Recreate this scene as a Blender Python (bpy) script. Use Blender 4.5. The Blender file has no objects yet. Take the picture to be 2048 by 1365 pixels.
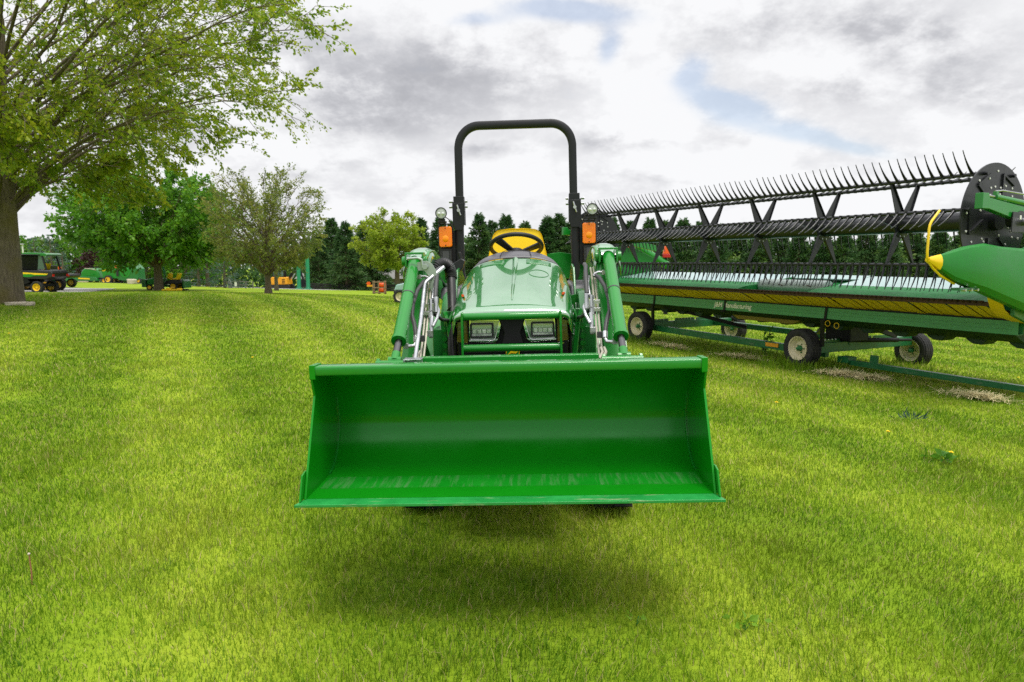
import bpy, bmesh, math, random
import numpy as np
from mathutils import Vector, Matrix
R = math.radians
PI = math.pi
SC = bpy.context.scene
C = SC.collection

# ------------------------------------------------------------------ camera
EYE = 1.55
PITCH = math.atan(160.5 / 1365)
cam_d = bpy.data.cameras.new('camera'); cam = bpy.data.objects.new('camera', cam_d); C.objects.link(cam)
cam.location = (0, 0, EYE); cam.rotation_euler = (PI / 2 - PITCH, 0, 0)
cam_d.sensor_width = 36; cam_d.lens = 36 * 1365 / 2048
cam_d.clip_start = .05; cam_d.clip_end = 3000
cam_d.dof.use_dof = True; cam_d.dof.focus_distance = 4.2; cam_d.dof.aperture_fstop = 5.6
SC.camera = cam


def ray(u, v):                      # a pixel of the 2048 x 1365 photograph as a direction in the world
    a = (u - 1024) / 1365; b = (682.5 - v) / 1365
    return Vector((a, math.cos(PITCH) + b * math.sin(PITCH), -math.sin(PITCH) + b * math.cos(PITCH)))


def at(u, v, Y):
    d = ray(u, v); k = Y / d.y
    return Vector((d.x * k, Y, EYE + d.z * k))


# ------------------------------------------------------------------ sky, sun, exposure
SUN_EL, SUN_AZ = 73, 150             # azimuth measured from +Y (away from the camera) towards +X (right)
w = bpy.data.worlds.new('World'); SC.world = w; w.use_nodes = True
nt = w.node_tree; nt.nodes.clear(); N = nt.nodes.new; LK = nt.links.new


def mth(op, a, b=None, c=None, clamp=False):
    n = N('ShaderNodeMath'); n.operation = op; n.use_clamp = clamp
    for i, x in enumerate((a, b, c)):
        if x is None: continue
        if isinstance(x, (int, float)): n.inputs[i].default_value = x
        else: LK(x, n.inputs[i])
    return n.outputs[0]


def sstep(x, lo, hi):
    n = N('ShaderNodeMapRange'); n.interpolation_type = 'SMOOTHSTEP'
    LK(x, n.inputs[0]); n.inputs[1].default_value = lo; n.inputs[2].default_value = hi
    return n.outputs[0]


tc = N('ShaderNodeTexCoord'); sep = N('ShaderNodeSeparateXYZ'); LK(tc.outputs['Generated'], sep.inputs[0])
den = mth('ADD', mth('MAXIMUM', sep.outputs[2], 0.0), .42)
cx = mth('DIVIDE', sep.outputs[0], den); cy = mth('DIVIDE', sep.outputs[1], den)
comb = N('ShaderNodeCombineXYZ'); LK(cx, comb.inputs[0]); LK(cy, comb.inputs[1])
plane = comb.outputs[0]             # the cloud layer seen as a flat ceiling


def fbm(scale, detail, rough, off=0., distort=0.):
    mp = N('ShaderNodeMapping'); mp.inputs['Location'].default_value = (off, off * .7, off * .3)
    LK(plane, mp.inputs[0])
    n = N('ShaderNodeTexNoise'); n.inputs['Scale'].default_value = scale; n.inputs['Detail'].default_value = detail
    n.inputs['Roughness'].default_value = rough; n.inputs['Distortion'].default_value = distort
    LK(mp.outputs[0], n.inputs[0])
    return n.outputs[0]


n_big = fbm(1.5, 7, .55, 3.1, .3); n_mid = fbm(3.6, 12, .6, 7.7, .0); n_fine = fbm(9.0, 12, .62, 11.3, .0)


def skyp(u, v):
    d = ray(u, v).normalized(); k = max(d.z, 0) + .42
    return d.x / k, d.y / k


def blob(u, v, du, dv, wob=.5):     # a soft patch of the cloud layer
    x0, y0 = skyp(u, v); x1, _ = skyp(u + du, v); _, y1 = skyp(u, v - dv)
    rx = abs(x1 - x0); ry = abs(y1 - y0)
    ax = mth('DIVIDE', mth('SUBTRACT', cx, x0), rx); ay = mth('DIVIDE', mth('SUBTRACT', cy, y0), ry)
    ax = mth('ADD', ax, mth('MULTIPLY', mth('SUBTRACT', n_mid, .5), 2.2 * wob))
    ay = mth('ADD', ay, mth('MULTIPLY', mth('SUBTRACT', n_fine, .5), 2.4 * wob))
    r2 = mth('ADD', mth('MULTIPLY', ax, ax), mth('MULTIPLY', ay, ay))
    return mth('POWER', 2.718, mth('MULTIPLY', r2, -1.0))


def total(bl):
    s = bl[0]
    for b in bl[1:]: s = mth('ADD', s, b)
    return s


dark = total([mth('MULTIPLY', blob(*b[:4], .8), b[4]) for b in (
    (720, 200, 190, 70, .75), (800, 250, 120, 38, .45), (980, 170, 170, 75, .55), (560, 255, 160, 40, .45), (880, 120, 120, 50, .3), (640, 110, 130, 60, .3),
    (1840, 110, 230, 70, .75), (1680, 185, 110, 42, .5), (1500, 75, 120, 50, .5), (1950, 200, 150, 42, .5), (1700, 60, 120, 40, .3),
    (1235, 288, 75, 20, .6), (965, 303, 70, 16, .5), (600, 345, 150, 20, .35), (480, 430, 240, 22, .3), (1350, 360, 120, 12, .25))])
bright = total([mth('MULTIPLY', blob(*b[:4]), b[4]) for b in (
    (1290, 190, 110, 70, .7), (1050, 345, 150, 30, .5), (690, 320, 130, 20, .3), (1420, 330, 160, 30, .5), (1990, 290, 130, 36, .5), (1290, 60, 50, 60, .5), (1330, 250, 80, 40, .5))])
gap = total([mth('MULTIPLY', blob(*b[:4], .6), b[4]) for b in (
    (1480, 226, 80, 30, .9), (1590, 268, 110, 22, .9), (1720, 300, 100, 16, .7), (1385, 150, 38, 40, 1.), (1218, 95, 26, 40, .8), (1170, 25, 110, 28, 1.),
    (950, 40, 70, 18, .7), (1425, 195, 50, 24, .8), (1060, 12, 100, 22, .7))])
edge = mth('ADD', n_mid, mth('MULTIPLY', mth('SUBTRACT', n_fine, .5), .36))
tex = mth('ADD', mth('MULTIPLY', sstep(edge, .36, .66), .74), mth('MULTIPLY', sstep(n_fine, .32, .68), .22))
shade = mth('MULTIPLY', mth('MULTIPLY', dark, .88), mth('ADD', .34, mth('MULTIPLY', tex, .80)))
shade = mth('ADD', shade, mth('MULTIPLY', mth('SUBTRACT', tex, .30), .46))
shade = mth('ADD', shade, mth('MULTIPLY', mth('SUBTRACT', n_big, .5), .35))
shade = mth('SUBTRACT', shade, mth('MULTIPLY', bright, .40), None, True)
ramp = N('ShaderNodeValToRGB'); LK(shade, ramp.inputs[0]); el = ramp.color_ramp.elements
el[0].position = .03; el[0].color = (.86, .865, .88, 1)
el[1].position = 1.; el[1].color = (.43, .435, .465, 1)
e = el.new(.30); e.color = (.71, .713, .735, 1)
e = el.new(.62); e.color = (.54, .545, .575, 1)
holes = sstep(mth('SUBTRACT', mth('ADD', gap, mth('MULTIPLY', mth('SUBTRACT', n_mid, .5), 1.0)), mth('MULTIPLY', mth('SUBTRACT', n_fine, .5), -.9)), .12, .95)
holes = mth('MULTIPLY', holes, .5)
sky = N('ShaderNodeTexSky'); sky.sky_type = 'NISHITA'; sky.sun_disc = False
sky.sun_elevation = R(SUN_EL); sky.sun_rotation = R(SUN_AZ); sky.air_density = 1.0; sky.dust_density = 2.2; sky.ozone_density = 1.6
bg_sky = N('ShaderNodeBackground'); LK(sky.outputs[0], bg_sky.inputs[0]); bg_sky.inputs[1].default_value = .15
bg_cl = N('ShaderNodeBackground'); LK(ramp.outputs[0], bg_cl.inputs[0]); LK(mth('MULTIPLY_ADD', sstep(sep.outputs[2], .38, .75), .60, .90), bg_cl.inputs[1])   # sky above the view brightened to whiten hood reflections and lift top light
mx = N('ShaderNodeMixShader'); LK(holes, mx.inputs[0]); LK(bg_cl.outputs[0], mx.inputs[1]); LK(bg_sky.outputs[0], mx.inputs[2])
out = N('ShaderNodeOutputWorld'); LK(mx.outputs[0], out.inputs[0])

sun_d = bpy.data.lights.new('sun', 'SUN'); sun = bpy.data.objects.new('sun', sun_d); C.objects.link(sun)
sun_d.energy = 2.5; sun_d.angle = R(26); sun_d.color = (1, .95, .87)
sdir = Vector((math.sin(R(SUN_AZ)) * math.cos(R(SUN_EL)), math.cos(R(SUN_AZ)) * math.cos(R(SUN_EL)), math.sin(R(SUN_EL))))
sun.rotation_euler = sdir.to_track_quat('Z', 'Y').to_euler(); sun.location = sdir * 50

SC.view_settings.view_transform = 'Standard'; SC.view_settings.look = 'None'
SC.view_settings.exposure = .3; SC.view_settings.gamma = 1
SC.render.engine = 'CYCLES'; SC.cycles.max_bounces = 8; SC.cycles.transparent_max_bounces = 12
SC.cycles.use_denoising = False; SC.cycles.caustics_reflective = False; SC.cycles.caustics_refractive = False


# ------------------------------------------------------------------ materials
def new_mat(name):
    m = bpy.data.materials.new(name); m.use_nodes = True
    return m, m.node_tree.nodes, m.node_tree.links.new, m.node_tree.nodes['Principled BSDF']


def mat(name, col, rough=.5, metal=0., coat=0., var=.0, vscale=6., bump=0., bscale=40., spec=.5, dirt=None, coatr=.06, cior=1.5, stint=None):
    m, nd, lk, p = new_mat(name)
    p.inputs['Base Color'].default_value = (*col, 1); p.inputs['Roughness'].default_value = rough
    p.inputs['Metallic'].default_value = metal; p.inputs['Coat Weight'].default_value = coat
    p.inputs['Coat Roughness'].default_value = coatr; p.inputs['Coat IOR'].default_value = cior; p.inputs['Specular IOR Level'].default_value = spec
    if stint: p.inputs['Specular Tint'].default_value = (*stint, 1)
    tcn = nd.new('ShaderNodeTexCoord')
    last = None
    if var > 0 or dirt:
        nz = nd.new('ShaderNodeTexNoise'); nz.inputs['Scale'].default_value = vscale; nz.inputs['Detail'].default_value = 6
        nz.inputs['Roughness'].default_value = .65; lk(tcn.outputs['Object'], nz.inputs[0])
        rp = nd.new('ShaderNodeValToRGB'); lk(nz.outputs[0], rp.inputs[0]); e = rp.color_ramp.elements
        e[0].position = .3; e[1].position = .7
        e[0].color = (*[max(0, c * (1 - var)) for c in col], 1); e[1].color = (*[min(1, c * (1 + var)) for c in col], 1)
        last = rp.outputs[0]
        rr = nd.new('ShaderNodeMapRange'); lk(nz.outputs[0], rr.inputs[0]); rr.inputs[1].default_value = .3; rr.inputs[2].default_value = .7
        rr.inputs[3].default_value = max(0, rough - .1); rr.inputs[4].default_value = min(1, rough + .12); lk(rr.outputs[0], p.inputs['Roughness'])
    if dirt:                        # dust or rust with a shape of its own
        dcol, dscale, lo, hi, stretch = dirt
        mp = nd.new('ShaderNodeMapping'); mp.inputs['Scale'].default_value = stretch; lk(tcn.outputs['Object'], mp.inputs[0])
        n2 = nd.new('ShaderNodeTexNoise'); n2.inputs['Scale'].default_value = dscale; n2.inputs['Detail'].default_value = 8
        n2.inputs['Roughness'].default_value = .7; lk(mp.outputs[0], n2.inputs[0])
        r2 = nd.new('ShaderNodeMapRange'); lk(n2.outputs[0], r2.inputs[0]); r2.inputs[1].default_value = lo; r2.inputs[2].default_value = hi
        mxx = nd.new('ShaderNodeMix'); mxx.data_type = 'RGBA'; lk(r2.outputs[0], mxx.inputs[0]); lk(last, mxx.inputs[6])
        mxx.inputs[7].default_value = (*dcol, 1); last = mxx.outputs[2]
    if last: lk(last, p.inputs['Base Color'])
    if bump > 0:
        nb = nd.new('ShaderNodeTexNoise'); nb.inputs['Scale'].default_value = bscale; nb.inputs['Detail'].default_value = 5
        lk(tcn.outputs['Object'], nb.inputs[0]); b = nd.new('ShaderNodeBump'); b.inputs['Strength'].default_value = bump
        b.inputs['Distance'].default_value = .01; lk(nb.outputs[0], b.inputs['Height']); lk(b.outputs[0], p.inputs['Normal'])
    return m


GREEN = (.006, .20, .016)
M = {}
M['paint'] = mat('green_paint', GREEN, .36, coat=.6, spec=.3, var=.05, vscale=3)
M['hood'] = mat('green_hood_paint', (.006, .20, .022), .25, coat=1., coatr=.015, cior=3.8, var=.03, vscale=3)
M['bucket'] = mat('bucket_paint', (.004, .20, .005), .26, coat=.20, coatr=.17, stint=(.4, 1, .5), var=.05, vscale=4,
                  dirt=((.06, .20, .06), 5., .66, .84, (.5, 6, 3)))
M['floor_wear'] = mat('scuffed_bucket_floor', (.003, .20, .008), .36, coat=.15, coatr=.3, var=.06, vscale=5,
                      dirt=((.07, .21, .07), 5.5, .50, .72, (9, .7, 1)))
M['edge_wear'] = mat('worn_cutting_edge', (.012, .24, .045), .42, coat=.1, var=.2, vscale=9, dirt=((.34, .36, .22), 5, .57, .72, (.9, 6, 6)))
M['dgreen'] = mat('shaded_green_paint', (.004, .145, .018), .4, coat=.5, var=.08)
M['tgreen'] = mat('weathered_green_paint', (.010, .135, .038), .42, coat=.3, coatr=.2, var=.18, vscale=4, dirt=((.20, .22, .13), 5, .55, .85, (1, 3, 3)))
M['beam'] = mat('streaked_green_beam', (.05, .25, .10), .38, coat=.4, coatr=.2, var=.1, vscale=4, dirt=((.17, .06, .035), 2.6, .62, .78, (3.2, .3, .6)))
M['black'] = mat('black_paint', (.008, .008, .009), .5, coat=.0, coatr=.25, spec=.25, var=.1)
M['reel'] = mat('reel_black_paint', (.010, .011, .014), .38, coat=.3, coatr=.15, spec=.35, var=.12)
M['rops'] = mat('satin_black_steel', (.010, .011, .014), .42, spec=.35, var=.08, bump=.05, bscale=200)
M['plastic'] = mat('black_plastic', (.010, .010, .011), .5, var=.1)
M['cowl'] = mat('grey_cowl_plastic', (.095, .093, .105), .42, var=.04, bump=.03, bscale=300)
M['grey'] = mat('dark_grey_plastic', (.06, .06, .07), .38, var=.05)
M['rubber'] = mat('tyre_rubber', (.016, .016, .016), .8, var=.3, vscale=8, bump=.3, bscale=60, dirt=((.10, .09, .07), 9, .55, .8, (1, 1, 1)))
M['hose'] = mat('rubber_hose', (.045, .045, .048), .5, var=.1)
M['steel'] = mat('zinc_steel', (.50, .51, .53), .36, metal=1., var=.15, vscale=20)
M['zinc'] = mat('zinc_plate', (.36, .42, .39), .42, metal=.6, var=.1, vscale=12)
M['rod'] = mat('chrome_rod', (.14, .135, .14), .25, metal=1.)
M['chrome'] = mat('chrome_trim', (.75, .75, .76), .08, metal=1.)
M['cream'] = mat('cream_line', (.42, .40, .32), .4, metal=.3)
M['yellow'] = mat('yellow_paint', (.88, .58, .004), .4, coat=.3, var=.04)
M['seat'] = mat('yellow_vinyl', (.95, .64, .0), .45, var=.03, bump=.06, bscale=250)
M['skid'] = mat('yellow_skid_paint', (.72, .45, .004), .5, var=.15, vscale=6, dirt=((.16, .09, .02), 6, .55, .8, (1, 1, 1)))
M['olive'] = mat('olive_pan_paint', (.22, .16, .006), .55, var=.15)  # belly pan's yellow darkened to olive to carry its shade
M['rust'] = mat('rusty_steel', (.055, .022, .012), .75, var=.5, vscale=12)
M['rim_cream'] = mat('cream_rim', (.62, .55, .36), .5, var=.12, dirt=((.25, .17, .08), 7, .58, .75, (1, 1, 1)))
M['rim_yellow'] = mat('yellow_rim', (.82, .52, .004), .4, coat=.3, var=.05)
M['white'] = mat('white_paint', (.72, .72, .70), .5, var=.05)
M['letter'] = mat('worn_white_letters', (.82, .80, .76), .6, var=.1, dirt=((.16, .09, .06), 6, .66, .8, (1, 1, 1)))
M['glass_lens'] = mat('lamp_lens', (.52, .54, .53), .12, coat=1., coatr=.03, var=.15, vscale=40)
M['led'] = mat('led_cells', (.70, .72, .70), .2, metal=.5, var=.2, vscale=30)
M['smoke'] = mat('smoked_lens', (.50, .53, .50), .12, metal=.5, coat=1., coatr=.02)
M['tan'] = mat('tan_side_panel', (.15, .125, .012), .2, coat=1., coatr=.05)  # gold reflections beside the headlamps painted as base colour
M['pale'] = mat('pale_header_sheet', (.30, .46, .44), .3, coat=.5, coatr=.12, var=.04)
M['divider'] = mat('moulded_green_divider', (.005, .17, .014), .42, coat=.15, coatr=.25, spec=.3, var=.08, vscale=3)
M['under'] = mat('grimy_underside', (.006, .035, .010), .6, var=.3)  # shade beneath the header put into a near-black green
M['deck'] = mat('green_header_deck', (.008, .165, .032), .6, coat=.0, spec=.25, var=.06)
M['orange'] = mat('orange_plastic', (.85, .10, .01), .45)
M['redlens'] = mat('red_lens', (.45, .01, .01), .3)
M['wood'] = mat('weathered_wood', (.22, .15, .09), .8, var=.2)
M['concrete'] = mat('pale_stone', (.48, .42, .34), .85, var=.15, vscale=5, bump=.3, bscale=18)
M['greywood'] = mat('grey_fence_wood', (.16, .16, .15), .8, var=.2)
M['blackwood'] = mat('black_fence_wood', (.016, .015, .014), .8, var=.2)
M['winglass'] = mat('tinted_window', (.07, .13, .13), .06, metal=.2, coat=1., coatr=.02)
M['exyellow'] = mat('excavator_yellow', (.80, .36, .01), .45, var=.05)
M['polegreen'] = mat('teal_green_column', (.01, .25, .11), .4, coat=.4, var=.08)
M['wallgrey'] = mat('grey_siding', (.30, .28, .29), .8, var=.1)
M['gravel'] = mat('driveway_gravel', (.34, .33, .32), .95, var=.2, vscale=14, bump=.5, bscale=60)
M['hay'] = mat('dry_clippings', (.66, .58, .32), .9, var=.25, vscale=30)


def amber():
    m, nd, lk, p = new_mat('amber_lens')
    t = nd.new('ShaderNodeTexCoord'); w_ = nd.new('ShaderNodeTexChecker'); w_.inputs['Scale'].default_value = 260
    lk(t.outputs['Object'], w_.inputs[0])
    w_.inputs[1].default_value = (1., .27, .0, 1); w_.inputs[2].default_value = (.88, .18, .0, 1)
    lk(w_.outputs[0], p.inputs['Base Color']); p.inputs['Roughness'].default_value = .18
    p.inputs['Subsurface Weight'].default_value = .3; p.inputs['Subsurface Radius'].default_value = (.03, .008, .001)
    return m


M['amber'] = amber()
M['bulb'] = mat('amber_bulb', (1.0, .30, .0), .25)


def leaf_mat(name, ca, cb, cc, trans=.35, rough=.45):
    m, nd, lk, p = new_mat(name)
    a = nd.new('ShaderNodeAttribute'); a.attribute_name = 'tint'
    rp = nd.new('ShaderNodeValToRGB'); lk(a.outputs['Fac'], rp.inputs[0]); e = rp.color_ramp.elements
    e[0].color = (*ca, 1); e[1].color = (*cc, 1); x = e.new(.5); x.color = (*cb, 1)
    lk(rp.outputs[0], p.inputs['Base Color']); p.inputs['Roughness'].default_value = rough; p.inputs['Specular IOR Level'].default_value = .3
    tr = nd.new('ShaderNodeBsdfTranslucent'); hs = nd.new('ShaderNodeHueSaturation'); hs.inputs['Value'].default_value = 1.3
    hs.inputs['Hue'].default_value = .49
    lk(rp.outputs[0], hs.inputs['Color']); lk(hs.outputs[0], tr.inputs[0])
    mx = nd.new('ShaderNodeMixShader'); mx.inputs[0].default_value = trans
    lk(p.outputs[0], mx.inputs[1]); lk(tr.outputs[0], mx.inputs[2]); lk(mx.outputs[0], nd['Material Output'].inputs[0])
    return m


M['leaf_maple'] = leaf_mat('maple_leaf', (.10, .21, .014), (.24, .33, .018), (.44, .44, .03), .5)
M['leaf_deep'] = leaf_mat('deep_green_leaf', (.05, .17, .014), (.10, .27, .018), (.19, .36, .025), .45)
M['leaf_sparse'] = leaf_mat('olive_leaf', (.10, .17, .025), (.19, .24, .04), (.32, .30, .07), .48)
M['leaf_lime'] = leaf_mat('lime_leaf', (.14, .24, .02), (.25, .35, .025), (.38, .44, .035), .48)
M['leaf_purple'] = leaf_mat('purple_leaf', (.018, .004, .006), (.035, .008, .012), (.06, .014, .02), .25)
M['leaf_soft'] = leaf_mat('mid_green_leaf', (.05, .12, .02), (.09, .18, .025), (.16, .24, .035), .4)
M['needle'] = leaf_mat('spruce_needle', (.028, .085, .026), (.06, .14, .035), (.12, .20, .045), .3)
M['needle_blue'] = leaf_mat('blue_spruce_needle', (.03, .075, .06), (.07, .13, .11), (.13, .20, .17), .18)


def bark(name, a, b, moss=None):
    m, nd, lk, p = new_mat(name)
    t = nd.new('ShaderNodeTexCoord'); mp = nd.new('ShaderNodeMapping'); mp.inputs['Scale'].default_value = (9, 9, 1.6); lk(t.outputs['Object'], mp.inputs[0])
    n1 = nd.new('ShaderNodeTexNoise'); n1.inputs['Scale'].default_value = 3; n1.inputs['Detail'].default_value = 8; n1.inputs['Roughness'].default_value = .7
    lk(mp.outputs[0], n1.inputs[0])
    rp = nd.new('ShaderNodeValToRGB'); lk(n1.outputs[0], rp.inputs[0]); e = rp.color_ramp.elements
    e[0].position = .3; e[0].color = (*a, 1); e[1].position = .7; e[1].color = (*b, 1); last = rp.outputs[0]
    if moss:
        n2 = nd.new('ShaderNodeTexNoise'); n2.inputs['Scale'].default_value = 1.3; n2.inputs['Detail'].default_value = 5; lk(t.outputs['Object'], n2.inputs[0])
        r2 = nd.new('ShaderNodeMapRange'); lk(n2.outputs[0], r2.inputs[0]); r2.inputs[1].default_value = .5; r2.inputs[2].default_value = .68
        mxx = nd.new('ShaderNodeMix'); mxx.data_type = 'RGBA'; lk(r2.outputs[0], mxx.inputs[0]); lk(last, mxx.inputs[6]); mxx.inputs[7].default_value = (*moss, 1)
        last = mxx.outputs[2]
    lk(last, p.inputs['Base Color']); p.inputs['Roughness'].default_value = .9
    bm_ = nd.new('ShaderNodeBump'); bm_.inputs['Strength'].default_value = .7; bm_.inputs['Distance'].default_value = .03
    lk(n1.outputs[0], bm_.inputs['Height']); lk(bm_.outputs[0], p.inputs['Normal'])
    return m


M['bark'] = bark('maple_bark', (.055, .042, .028), (.20, .165, .11), (.10, .085, .012))
M['bark2'] = bark('tree_bark', (.06, .047, .03), (.17, .135, .085))

# ------------------------------------------------------------------ mesh helpers


class MB:
    """collects shapes into one mesh"""
    def __init__(s): s.v = []; s.f = []; s.m = []

    def add(s, vs, fs, mi=0):
        o = len(s.v); s.v += [tuple(x) for x in vs]; s.f += [tuple(i + o for i in f) for f in fs]; s.m += [mi] * len(fs)

    def box(s, c, d, rot=None, mi=0):
        x, y, z = d[0] / 2, d[1] / 2, d[2] / 2
        vs = [Vector((i, j, k)) for k in (-z, z) for j in (-y, y) for i in (-x, x)]
        if rot is not None: vs = [rot @ q for q in vs]
        vs = [q + Vector(c) for q in vs]
        s.add(vs, [(0, 2, 3, 1), (4, 5, 7, 6), (0, 1, 5, 4), (2, 6, 7, 3), (0, 4, 6, 2), (1, 3, 7, 5)], mi)

    def bar(s, p0, p1, wx, wy, up=(0, 0, 1), mi=0):     # rectangular bar from p0 to p1
        p0 = Vector(p0); p1 = Vector(p1); d = (p1 - p0).normalized(); a = d.cross(Vector(up))
        if a.length < 1e-4: a = d.cross(Vector((1, 0, 0)))
        a.normalize(); b = a.cross(d)
        vs = [p + a * (i * wx / 2) + b * (j * wy / 2) for p in (p0, p1) for i, j in ((-1, -1), (1, -1), (1, 1), (-1, 1))]
        s.add(vs, [(0, 1, 2, 3), (7, 6, 5, 4), (0, 4, 5, 1), (1, 5, 6, 2), (2, 6, 7, 3), (3, 7, 4, 0)], mi)

    def prism(s, poly, ax, lo, hi, mi=0):
        n = len(poly)
        f = {'x': lambda p, t: (t, p[0], p[1]), 'y': lambda p, t: (p[0], t, p[1]), 'z': lambda p, t: (p[0], p[1], t)}[ax]
        s.add([f(p, lo) for p in poly] + [f(p, hi) for p in poly],
              [tuple(range(n)), tuple(range(2 * n - 1, n - 1, -1))] + [(i, (i + 1) % n, n + (i + 1) % n, n + i) for i in range(n)], mi)

    def strip(s, a, b, ax, lo, hi, mi=0):               # like prism, between two polylines (for bent sheets)
        f = {'x': lambda p, t: (t, p[0], p[1]), 'y': lambda p, t: (p[0], t, p[1])}[ax]
        n = len(a)
        vs = [f(p, t) for t in (lo, hi) for q in (a, b) for p in q]
        A, B_, C_, D = 0, n, 2 * n, 3 * n; fs = []
        for i in range(n - 1):
            fs += [(A + i, A + i + 1, B_ + i + 1, B_ + i), (C_ + i, D + i, D + i + 1, C_ + i + 1), (A + i, C_ + i, C_ + i + 1, A + i + 1), (B_ + i, B_ + i + 1, D + i + 1, D + i)]
        fs += [(A, B_, D, C_), (A + n - 1, C_ + n - 1, D + n - 1, B_ + n - 1)]
        s.add(vs, fs, mi)

    def rings(s, rs, closed=False, caps=True, mi=0):
        n = len(rs[0]); k = len(rs); fs = []
        for i in range(k if closed else k - 1):
            a = i * n; b = ((i + 1) % k) * n
            fs += [(a + j, a + (j + 1) % n, b + (j + 1) % n, b + j) for j in range(n)]
        if caps and not closed: fs += [tuple(range(n - 1, -1, -1)), tuple((k - 1) * n + j for j in range(n))]
        s.add([p for r in rs for p in r], fs, mi)

    def grid(s, rows, mi=0):                            # open surface
        n = len(rows[0]); fs = []
        for i in range(len(rows) - 1):
            fs += [(i * n + j, i * n + j + 1, (i + 1) * n + j + 1, (i + 1) * n + j) for j in range(n - 1)]
        s.add([p for r in rows for p in r], fs, mi)

    def tube(s, path, r, n=10, closed=False, mi=0, caps=True, square=False):
        P_ = [Vector(p) for p in path]; k = len(P_)
        rr = r if isinstance(r, (list, tuple)) else [r] * k
        prev = None; rs = []
        for i in range(k):
            if closed: d = (P_[(i + 1) % k] - P_[i - 1])
            else: d = P_[min(i + 1, k - 1)] - P_[max(i - 1, 0)]
            d.normalize()
            if prev is None:
                a = d.cross(Vector((0, 0, 1)))
                if a.length < .05: a = d.cross(Vector((0, 1, 0)))
            else: a = prev - d * prev.dot(d)
            a.normalize(); prev = a; b = d.cross(a)
            if square:
                q = rr[i]; c_ = .78
                pts = [(1, c_), (c_, 1), (-c_, 1), (-1, c_), (-1, -c_), (-c_, -1), (c_, -1), (1, -c_)]
                rs.append([P_[i] + a * (x * q) + b * (y * q) for x, y in pts])
            else:
                rs.append([P_[i] + a * (math.cos(2 * PI * j / n) * rr[i]) + b * (math.sin(2 * PI * j / n) * rr[i]) for j in range(n)])
        s.rings(rs, closed, caps, mi)

    def cyl(s, p0, p1, r, n=18, r1=None, mi=0):
        s.tube([p0, p1], [r, r if r1 is None else r1], n, mi=mi)

    def lathe(s, prof, c, axis, n=32, mi=0, closed=True, seg=None):
        # prof: (radius, distance along the axis)
        d = Vector(axis).normalized(); a = d.cross(Vector((0, 0, 1)))
        if a.length < .05: a = d.cross(Vector((0, 1, 0)))
        a.normalize(); b = d.cross(a); c = Vector(c)
        rs = [[c + d * h + (a * math.cos(2 * PI * j / n) + b * math.sin(2 * PI * j / n)) * r for r, h in prof] for j in range(n)]
        k = len(prof); fs = []
        for j in range(n):
            for i in range(k if closed else k - 1):
                fs.append((j * k + i, j * k + (i + 1) % k, ((j + 1) % n) * k + (i + 1) % k, ((j + 1) % n) * k + i))
        s.add([p for r_ in rs for p in r_], fs, mi)

    def ball(s, c, r, n=12, mi=0):
        r = r if isinstance(r, (list, tuple)) else (r, r, r)
        rs = [[(c[0] + r[0] * math.sin(PI * i / n) * math.cos(2 * PI * j / n), c[1] + r[1] * math.sin(PI * i / n) * math.sin(2 * PI * j / n), c[2] + r[2] * math.cos(PI * i / n)) for j in range(n)]
              for i in range(1, n)]
        s.rings(rs, mi=mi)

    def build(s, name, mats, parent=None, off=(0, 0, 0), smooth=35, bevel=0, bseg=2, recalc=True):
        me = bpy.data.meshes.new(name)
        o_ = Vector(off)
        me.from_pydata([(x - o_.x, y - o_.y, z - o_.z) for x, y, z in s.v], [], s.f)
        for mm in (mats if isinstance(mats, (list, tuple)) else [mats]): me.materials.append(mm)
        if any(s.m): me.polygons.foreach_set('material_index', s.m)
        if recalc:
            b = bmesh.new(); b.from_mesh(me); bmesh.ops.recalc_face_normals(b, faces=b.faces[:]); b.to_mesh(me); b.free()
        if smooth:
            me.shade_smooth(); me.set_sharp_from_angle(angle=R(smooth))
        me.update()
        ob = bpy.data.objects.new(name, me); C.objects.link(ob)
        if parent is not None: ob.parent = parent
        if bevel:
            bv = ob.modifiers.new('bevel', 'BEVEL'); bv.width = bevel; bv.segments = bseg; bv.limit_method = 'ANGLE'; bv.angle_limit = R(40)
            bv.harden_normals = True
        return ob


def tag(o, label=None, cat=None, group=None, kind=None):
    if label: o['label'] = label
    if cat: o['category'] = cat
    if group: o['group'] = group
    if kind: o['kind'] = kind
    return o


def thing(name, label, cat, loc=(0, 0, 0), rotz=0., group=None):
    o = bpy.data.objects.new(name, None); C.objects.link(o); o.empty_display_size = .3
    o.location = loc; o.rotation_euler = (0, 0, rotz)
    return tag(o, label, cat, group)


def copy_tree(o, parent=None):
    c = o.copy(); C.objects.link(c); c.parent = parent
    for ch in list(o.children): copy_tree(ch, c)
    return c


def rrect(cx_, cy_, w_, h_, r, n=5):
    pts = []
    for qx, qy, a0 in ((1, 1, 0), (-1, 1, 90), (-1, -1, 180), (1, -1, 270)):
        for i in range(n + 1):
            a = R(a0 + 90 * i / n)
            pts.append((cx_ + qx * (w_ / 2 - r) + r * math.cos(a), cy_ + qy * (h_ / 2 - r) + r * math.sin(a)))
    return pts


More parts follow.
